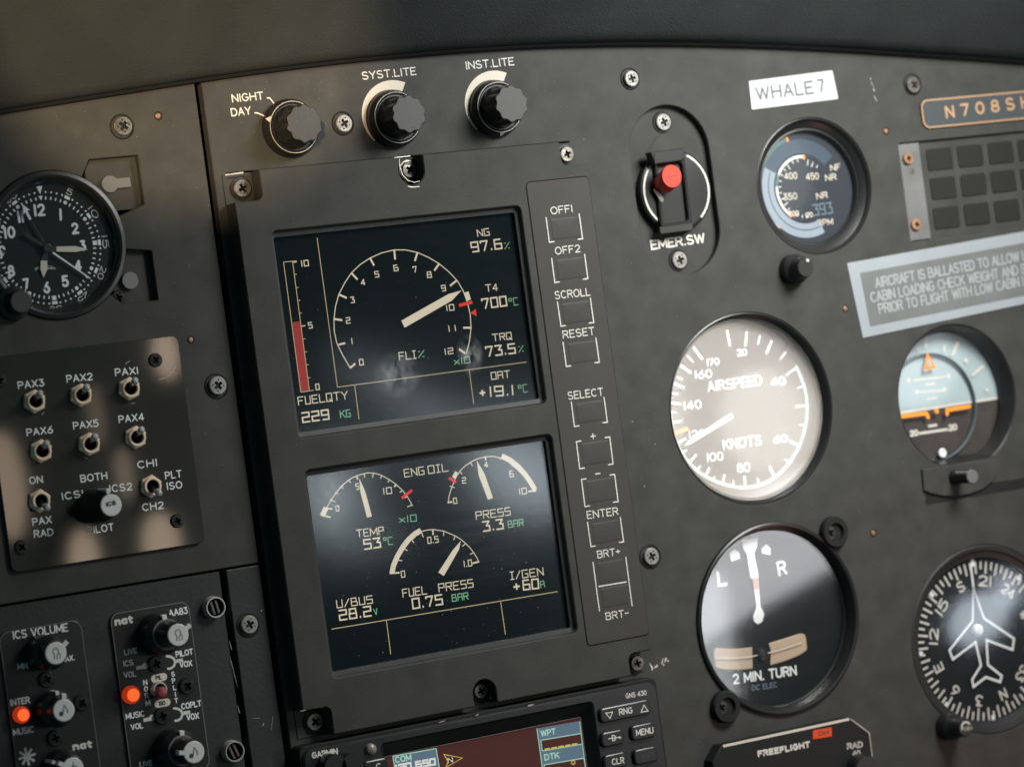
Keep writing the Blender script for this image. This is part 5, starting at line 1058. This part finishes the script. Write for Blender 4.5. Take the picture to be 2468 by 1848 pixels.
part('tick_marks', m, 'white_print', dial, smooth=0)
m = MB()
for a, r0_, r1_ in ((103, 350, 382), (226, 350, 382), (80, 205, 240), (233, 205, 240)): m.strip([(gx + f(r0_) * cos(radians(a)), gy + f(r0_) * sin(radians(a))), (gx + f(r1_) * cos(radians(a)), gy + f(r1_) * sin(radians(a)))], .45, z + .04, cap=False)
part('limit_marks', m, 'orange_paint_glow', dial, smooth=0)
for s_, a, b, c in (('400', (1215, 868), (1308, 862), 50), ('450', (1370, 872), (1462, 866), 50), ('NF', (1545, 808), (1617, 798), 46), ('NR', (1508, 878), (1588, 868), 46), ('350', (1210, 1017), (1308, 1007), 50), ('NR', (1445, 1008), (1526, 997), 46), ('300', (1250, 1135), (1320, 1127), 42), ('170', (1368, 1142), (1420, 1134), 38), ('RPM', (1452, 1200), (1563, 1188), 46)):
    part('dial_text', T(MB(), 'K', s_, a, b, c, z, .2), 'cream_print', dial, smooth=0)
part('digital_readout', T(MB(), 'K', '393', (1423, 1128), (1562, 1108), 84, z, .3, SF), 'lit_lcd', dial, smooth=0)
glass(t, x, y, r - 3, -dp + .6)
kx_, ky_ = at('K', 1368, 1492, 10); kr = vlen('K', 1368, 1492, 70)
k = part('adjust_knob', MB().lathe(kx_, ky_, [(kr * 1.55, 0), (kr * 1.5, 3.5), (kr * 1.1, 5), (kr * 1.02, 9.4), (kr * .92, 10), (.1, 10)], 40), 'black_plastic', t)
part('knob_dot', MB().lathe(*at('K', 1378, 1443, 10), [(.75, 9.9), (.6, 10.3), (.2, 10.4)], 16), 'white_print', k)

# airspeed indicator
x, y, r = AS; dp = 4.4; zd = -dp - 1.3
t = thing('airspeed_indicator', 'large round airspeed indicator with glare on its glass and a white needle', 'gauge', x, y, 0)
gx, gy = at('M', 676, 858, -dp); rg = vlen('M', 676, 858, 672, -dp)
cutout(t, (x, y, r), dp, min(rg, r - 2.0)); dial = part('dial', MB().lathe(x, y, [(r - 1.2, zd), (.1, zd)], 80), 'dial_slate', t)
z = zd + .05; m = MB()
TK = [((548, 240), (572, 362), 28), ((700, 250), (690, 362), 28), ((802, 280), (785, 350), 22), ((893, 320), (848, 422), 28), ((1000, 408), (955, 465), 18), ((1085, 525), (1003, 585), 22), ((1150, 665), (1088, 685), 16), ((1170, 820), (1075, 825), 22), ((1160, 968), (1100, 968), 16), ((1105, 1130), (1030, 1090), 26),
      ((1045, 1260), (990, 1230), 22), ((905, 1355), (875, 1285), 28), ((795, 1420), (780, 1375), 20), ((688, 1440), (682, 1355), 28), ((595, 1440), (598, 1390), 20), ((515, 1415), (530, 1345), 26), ((440, 1400), (455, 1360), 20), ((385, 1360), (415, 1290), 28), ((320, 1310), (345, 1280), 20), ((260, 1255), (312, 1195), 26),
      ((195, 1185), (240, 1160), 20), ((160, 1110), (235, 1070), 24), ((130, 950), (200, 938), 22), ((112, 870), (162, 870), 16), ((108, 795), (195, 808), 24), ((118, 725), (170, 730), 18), ((140, 650), (222, 682), 26), ((165, 600), (210, 620), 18), ((192, 510), (275, 570), 28), ((240, 435), (290, 485), 22), ((290, 370), (360, 465), 30)]
for a, b, wd in TK: m.strip(ats('M', [a, b], z), wd * .31407 * .155 / 2.5, z, cap=False)
part('tick_marks', m, 'white_label', dial, smooth=0)
m = MB(); m.strip(ats('M', [(1080, 522), (1110, 590), (1140, 670), (1158, 745), (1165, 825), (1160, 905), (1148, 985), (1128, 1060), (1100, 1135), (1062, 1205), (1015, 1270), (955, 1335), (890, 1388), (810, 1425), (720, 1445), (640, 1447), (560, 1430), (480, 1405), (400, 1370), (330, 1325), (262, 1262), (205, 1190), (165, 1115), (138, 1030), (122, 940), (114, 860)], z - .02), .75, z - .02)
part('green_arc', m, 'pale_mint', dial, smooth=0)
part('red_line', MB().strip(ats('M', [(122, 1042), (250, 992)], z), .75, z + .03, cap=False), 'orange_paint_glow', dial, smooth=0)
for s_, a, b, c, hw in (('20', (625, 443), (706, 437), 58, .3), ('170', (395, 518), (494, 507), 58, .3), ('160', (303, 618), (438, 607), 70, .33), ('140', (218, 858), (358, 842), 72, .33), ('AIRSPEED', (402, 716), (822, 662), 84, .34), ('40', (888, 672), (1000, 662), 70, .33), ('KNOTS', (520, 1162), (818, 1122), 84, .34), ('60', (905, 1112), (1017, 1097), 64, .33), ('80', (626, 1337), (730, 1326), 76, .33), ('100', (395, 1252), (524, 1241), 72, .33), ('120', (258, 1072), (385, 1055), 60, .3)):
    part('dial_text', T(MB(), 'M', s_, a, b, c, z, hw), 'white_label', dial, smooth=0)
zn_ = zd + .8; part('needle', MB().prism(ats('M', [(560, 888), (590, 882), (600, 908), (585, 922), (270, 1115), (226, 1126), (250, 1090)], zn_), zn_ - .3, zn_, .06), 'white_label', t)
glass(t, x, y, r - 1.9, -dp + 1.3)

# attitude indicator
x, y, r = AI; zd = -9.0; zgl = -6.5
t = thing('attitude_indicator', 'round attitude indicator with pale blue sky, brown ground and orange aircraft bars', 'gauge', x, y, 0)
flat_y = ai_low
prof = [(1.0, -4.2), (1.0, -.5), (.995, -.15), (.985, -.4), (.975, -1.5), (.925, -5.5), (.91, -7.2)]
m = MB(); rs = []
for k_, z_ in prof:
    rs.append(m.ring([(x + r * k_ * cos(radians(a)), y + r * k_ * sin(radians(a))) for a in AIL], z_))
for a, c in zip(rs, rs[1:]): m.bridge(a, c)
part('bezel', m, 'black_plastic', t)
hy = at('N', 700, 722, zd)[1]; rr2 = r * .93
def seg(y_up, y_lo, z_):
    pts = [(x + rr2 * cos(radians(a)), y + rr2 * sin(radians(a))) for a in range(-90, 270, 3)]
    def clip(pts, lim, keep_up):
        o = []
        for i in range(len(pts)):
            a, b = pts[i - 1], pts[i]; ia = (a[1] >= lim) == keep_up; ib = (b[1] >= lim) == keep_up
            if ia != ib: k = (lim - a[1]) / (b[1] - a[1]); o.append((a[0] + (b[0] - a[0]) * k, lim))
            if ib: o.append(b)
        return o
    return MB().flat(clip(clip(pts, y_lo, True), y_up, False), z_)
sky = part('sky_card', seg(y + 99, hy, zd), 'sky_blue', t, smooth=0); gnd = part('ground_card', seg(hy - .01, y - 99, zd), 'ground_brown', t, smooth=0)
z = zd + .05
part('horizon_line', MB().strip([(x - r * .92, hy), (x + r * .92, hy)], .55, z, cap=False), 'white_print', sky, smooth=0)
m = MB(); lines(m, 'N', [[(440, 517), (700, 490)], [(535, 552), (620, 544)], [(490, 612), (680, 598)], [(550, 667), (630, 657)]], .45, z); m2 = lines(MB(), 'N', [[(485, 942), (720, 908)], [(560, 884), (632, 874)]], .55, z)
for q in ((405, 520), (722, 482), (470, 612), (692, 592)): disc(m, *at('N', *q, z), 1.1, z + .02, 8)
for s_, a, b in (('20', (415, 970), (485, 962)), ('20', (725, 925), (795, 915))): T(m2, 'N', s_, a, b, 55, z, .4)
part('pitch_scale', m, 'white_print', sky, smooth=0); part('pitch_scale', m2, 'white_print', gnd, smooth=0)
m = MB(); zt = zd + .5
for (a, b, hw) in (((545, 165), (540, 262), .9), ((470, 245), (480, 290), .6), ((690, 232), (684, 292), .6), ((800, 208), (750, 325), .75), ((1002, 402), (908, 482), .75)): m.strip(ats('N', [a, b], zt), hw, zt, cap=False)
disc(m, *at('N', 860, 362, zt), 1.3, zt, 4); disc(m, *at('N', 1028, 598, zt), .9, zt, 12)
part('roll_marks', m, 'white_print', t, smooth=0)
zr = zd + 2.2; cx_, cy_ = at('N', 600, 730, zr); ri = vlen('N', 600, 730, 425, zr)
m = MB(); a = m.ring(circ(cx_, cy_, ri * 1.03, 72), zr); b = m.ring(circ(cx_, cy_, ri, 72), zr - .2); c = m.ring(circ(cx_, cy_, ri * .985, 72), zr - 1.4); m.bridge(a, b); m.bridge(b, c)
part('inner_rim', MB().lathe(cx_, cy_, [(ri * 1.02, zr - 1.6), (ri * 1.015, zr - .2), (ri, zr), (ri * .99, zr - .2), (ri * .985, zr - 1.6)], 72, cap1=False), 'rim_shade_teal', t)  # dark teal stands for the shading along the ring's edge
za_ = zd + 2.6
part('roll_pointer', MB().strip(ats('N', [(555, 310), (610, 412), (540, 424), (555, 310)], za_), .52, za_, closed=True), 'orange_paint_glow', t, smooth=0)
part('aircraft_bar', MB().strip(ats('N', [(330, 808), (545, 780), (560, 812)], za_), .78, za_), 'orange_paint_glow', t, smooth=0); part('aircraft_bar', MB().strip(ats('N', [(892, 725), (712, 755), (712, 788)], za_), .78, za_), 'orange_paint_glow', t, smooth=0)
part('aircraft_dot', MB().lathe(*at('N', 630, 765, za_), [(1.15, za_ - .3), (.9, za_ + .1), (.2, za_ + .2)], 18), 'orange_paint_glow', t)
part('pull_mark', MB().lathe(*at('N', 680, 1098, za_), [(2.0, za_ - .5), (1.7, za_), (.8, za_), (.7, za_ - .3)], 20), 'white_label', t)
m = MB(); a = m.ring([(x + r * .9 * cos(radians(a)), max(flat_y + .3, y + r * .9 * sin(radians(a)))) for a in range(-90, 270, 4)], zgl); m.F(a); b = m.ring([(x + r * .9 * cos(radians(a)), max(flat_y + .3, y + r * .9 * sin(radians(a)))) for a in range(-90, 270, 4)], zgl - .9); m.bridge(a, b); m.F(b[::-1])
part('cover_glass', m, 'gauge_glass', t)
# the D shaped shelf with the caging knob
zs_ = 1.2
sh = ats('N', [(515, 1228), (1110, 1142), (1130, 1180), (1120, 1255), (1080, 1325), (1000, 1385), (900, 1425), (790, 1442), (680, 1440), (590, 1422), (530, 1398)], zs_)
part('shelf', MB().prism(sh, -6, zs_, .4), 'panel_paint', t)
sh2 = ats('N', [(530, 1405), (1100, 1330), (1500, 1270), (1500, 1350), (540, 1512)], -.2); part('shelf_shadow_strip', MB().prism(sh2, -3, .04), 'matt_black', t)  # black slab standing in for the shadow below the shelf
kx_, ky_ = at('N', 915, 1286, 13); kr = vlen('N', 915, 1286, 56)
k = part('caging_knob', MB().lathe(kx_, ky_, [(kr * 1.1, zs_), (kr * .95, 3), (kr * .9, 11), (kr, 11.5), (kr, 12.8)], 36, cap1=False), 'black_plastic', t); part('knob_face', MB().lathe(kx_, ky_, [(kr, 12.8), (kr * .9, 13.1)], 36), 'grey_metal', k)

# turn indicator
x, y, r = TU; dp = 4.6; zd = -dp - 1.6
t = thing('turn_indicator', 'round two minute turn indicator with L and R and a slip ball tube', 'gauge', x, y, 0)
br_ = part('bezel', MB().lathe(x, y, [(r + .8, 0), (r + .5, 1.2), (r - .2, 1.5), (r - .9, 1.3), (r - 1.3, .6), (r - 1.6, -.6), (r - 2.1, -2.0), (r - 2.3, -dp + .6), (r - 2.9, -dp), (r - 2.9, -dp - 5)], 96, cap1=False), 'black_plastic', t)
for ex, ey, er, sx_, sy_ in ((1132, 190, 118, 1072, 198), (330, 1478, 122, 262, 1448)):
    q = at('O', ex, ey, 1); R = vlen('O', ex, ey, er); o = part('mounting_ear', MB().lathe(*q, [(R, 0), (R * .98, 2.2), (R * .9, 3.0), (R * .58, 3.0), (R * .52, 1.6), (.2, 1.6)], 36), 'matt_black', t)
    p = at('O', ex - 25, ey + 6, 2.6); part('screw_head', screw_head(*p, 2.6, R * .47, .5, 1.6, False), ['black_screw', 'void_black'], o)
dial = part('dial', MB().lathe(x, y, [(r - 2.0, zd), (.1, zd)], 80), 'dial_black', t); z = zd + .05
part('turn_letter', T(MB(), 'O', 'L', (278, 594), (350, 582), 112, z, .55), 'white_label', dial, smooth=0); part('turn_letter', T(MB(), 'O', 'R', (726, 518), (794, 500), 112, z, .55), 'white_label', dial, smooth=0)
for pts in ([(362, 345), (400, 315), (435, 340), (442, 385), (375, 408)], [(598, 312), (635, 278), (668, 310), (664, 362), (600, 345)]): part('turn_mark', MB().flat(ats('O', pts, z), z), 'white_label', dial, smooth=0)
zn_ = zd + 1.3
part('turn_needle', MB().prism(ats('O', [(455, 250), (572, 222), (568, 295), (546, 345), (582, 520), (518, 532), (490, 350), (464, 310)], zn_), zn_ - .3, zn_, .08), 'white_label', t)
part('needle_stem', MB().prism(ats('O', [(534, 530), (576, 524), (594, 740), (622, 790), (606, 850), (575, 870), (545, 850), (538, 810), (563, 745)], zn_), zn_ - .4, zn_ - .06, .08), 'white_label', t)
part('needle_band', MB().flat(ats('O', [(533, 534), (577, 528), (584, 600), (578, 612), (545, 616)], zn_), zn_ - .02), 'pink_print', t, smooth=0)
part('dial_text', T(MB(), 'O', '2 MIN. TURN', (390, 1315), (862, 1246), 78, z, .36), 'white_label', dial, smooth=0); part('dial_text', T(MB(), 'O', 'DC ELEC', (530, 1362), (718, 1334), 42, z, .2), 'slate_blue', dial, smooth=0)
def tubepoly(up, lo): return ats('O', up + lo[::-1], z)
zt = zd + .4
up = [(245, 1040), (330, 1052), (430, 1050), (520, 1040), (600, 1024), (680, 1003), (780, 972), (880, 940), (925, 938)]; lo = [(255, 1190), (330, 1206), (430, 1208), (520, 1200), (600, 1188), (680, 1170), (780, 1140), (880, 1100), (940, 1060)]
tb = part('slip_tube', MB().prism(round_poly(ats('O', up + lo[::-1], zt), 1.8, 3), zd, zt, .3), 'tan_tube', t)
bx_, by_ = at('O', 606, 1095, zt + .6); part('slip_ball', MB().lathe(bx_, by_, [(3.0, zt), (2.9, zt + .5), (2.2, zt + 1.3), (1, zt + 1.7), (.1, zt + 1.8)], 28), 'black_plastic', tb)
bm_ = MB(); bm_.prism(ats('O', [(530, 1030), (650, 1000), (668, 1060), (665, 1180), (535, 1205)], zt + .1), zt - .2, zt + .12, .02); part('ball_window', bm_, 'dial_black', tb)
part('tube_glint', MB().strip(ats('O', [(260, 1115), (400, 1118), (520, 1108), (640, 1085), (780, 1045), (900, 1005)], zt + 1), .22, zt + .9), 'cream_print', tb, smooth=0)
glass(t, x, y, r - 2.6, -dp + 1.7)

# direction indicator
x, y, r = CO; dp = 2.8; zd = -dp - 1.5
t = thing('direction_indicator', 'round compass dial with a white aircraft outline and centre knob', 'gauge', x, y, 0)
gx, gy = at('Q', 752, 735, zd); rg = vlen('Q', 752, 735, 588, zd)
part('bezel', MB().lathe(x, y, [(r + .6, -4.2), (r + .1, -.4), (r - .8, .0), (r - 2.2, -.4), (rg + 3, -1.2), (rg + 1.6, -dp + 1.0), (rg + .6, -dp + .6), (rg + .3, -dp), (rg + .3, -dp - 4)], 96, cap1=False), 'black_paint', t)
dial = part('compass_card', MB().lathe(gx, gy, [(rg + .8, zd), (.1, zd)], 80), 'dial_black', t); z = zd + .05; m = MB()
nd = -73.0
for i in range(72):
    a = radians(nd - i * 5); L = .83 if i % 2 == 0 else .885
    m.strip([(gx + rg * .985 * cos(a), gy + rg * .985 * sin(a)), (gx + rg * L * cos(a), gy + rg * L * sin(a))], .43, z, cap=False)
part('degree_marks', m, 'white_print', dial, smooth=0); m = MB()
for i, s_ in enumerate(('N', '3', '6', 'E', '12', '15', 'S', '21', '24', 'W', '30', '33')):
    a = radians(nd - i * 30); c = Vector((gx + rg * .67 * cos(a), gy + rg * .67 * sin(a))); ux = Vector((sin(a), -cos(a))); wd = 1.55 * len(s_) + .3
    put_text(m, s_, tuple(c - ux * wd), tuple(c + ux * wd), 4.6, .38, z, gap=1.2)
part('compass_letters', m, 'white_print', dial, smooth=0)
for a in (90, 45, 135, 180, 225, 270, 0, 315):
    q = radians(a); part('index_mark', MB().strip([(gx + rg * 1.02 * cos(q), gy + rg * 1.02 * sin(q)), (gx + rg * .93 * cos(q), gy + rg * .93 * sin(q))], .8, z + .6, cap=False), 'white_label', t, smooth=0)
zp_ = zd + 1.6
pl = [(690, 350), (765, 570), (985, 720), (975, 800), (785, 730), (795, 910), (895, 990), (885, 1035), (780, 1000), (690, 1070), (680, 1020), (745, 915), (705, 745), (540, 870), (515, 805), (685, 590), (690, 350)]
part('aircraft_outline', MB().strip(ats('Q', pl, zp_), .48, zp_, closed=True), 'white_label', t, smooth=0); part('lubber_line', MB().strip(ats('Q', [(668, 175), (690, 345)], zp_), .48, zp_, cap=False), 'white_label', t, smooth=0)
part('centre_knob', MB().lathe(*at('Q', 735, 655, zp_ + 1), [(2.3, zp_ - 1), (2.2, zp_ + .6), (1.5, zp_ + 1.1), (.2, zp_ + 1.2)], 28), 'white_label', t)
glass(t, x, y, rg + .2, -dp + 2.0)
kx_, ky_ = at('Q', 635, 1372, 13); kr = vlen('Q', 635, 1372, 62)
k = part('push_knob', MB().lathe(kx_, ky_, [(kr * 1.6, 0), (kr * 1.55, 5), (kr * 1.15, 7), (kr * 1.05, 12.4), (kr * .92, 13), (.1, 13)], 40), 'black_plastic', t)
part('knob_arc', band(MB(), kx_, ky_ + .4, kr * .5, kr * .72, 20, 190, 13.1, 20), 'white_print', k, smooth=0); part('knob_text', T(MB(), 'Q', 'PUSH', (600, 1396), (680, 1384), 30, 13.1, .14), 'dim_print', k, smooth=0)

# radio altimeter
hf = 6.0
t = thing('radio_altimeter', 'black radio altimeter box with chamfered corners and an orange lamp', 'altimeter', *at('R', 700, 560, 0), 0)
fp = [at('R', 215, 392, hf), at('R', 1062, 230, hf), at('R', 1188, 318, hf), at('R', 1222, 515, hf)]
xr = fp[3][0]; pts = [fp[0], (fp[1][0], (fp[1][1] + fp[0][1]) / 2), (xr, fp[2][1]), (xr, fp[2][1] - 60), (fp[0][0] - 5, fp[2][1] - 60), (fp[0][0] - 5, fp[0][1] - 6)]
pts[0] = (fp[0][0], pts[1][1])
part('case', MB().prism(pts, 0, hf, .5), 'matt_black', t)
part('edge_highlight', MB().strip([(pts[0][0] + .6, pts[0][1] - .5), (pts[1][0] - .3, pts[1][1] - .5)], .5, hf + .05, cap=False), 'cream_print', t, smooth=0)  # cream strip drawn as the highlight along the upper edge
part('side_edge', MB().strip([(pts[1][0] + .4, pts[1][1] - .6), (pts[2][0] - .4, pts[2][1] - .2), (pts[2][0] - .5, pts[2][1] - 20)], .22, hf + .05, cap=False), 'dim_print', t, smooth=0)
legend(t, 'R', 'FREEFLIGHT', (457, 482), (803, 416), 44, hf + .06, .36, 'white_print', name='maker_mark', gap=1.9); legend(t, 'R', 'RAD', (1045, 432), (1151, 416), 44, hf + .06, .34, 'dim_print'); legend(t, 'R', '40', (1080, 476), (1135, 468), 38, hf + .06, .34, 'dim_print')
o = part('warning_lamp', MB().prism(ats('R', [(823, 304), (944, 285), (945, 344), (824, 363)], hf + .4), hf - .2, hf + .4, .1), 'lit_orange', t); part('lamp_legend', T(MB(), 'R', 'DH', (858, 342), (925, 331), 30, hf + .45, .2), 'dark_print', o, smooth=0)
x, y = at('R', 1150, 560, hf + 3); part('test_knob', MB().lathe(x, y, [(6, hf), (5.8, hf + 5), (5.2, hf + 6), (.2, hf + 6)], 36), 'black_plastic', t)
bpy.context.view_layer.update()
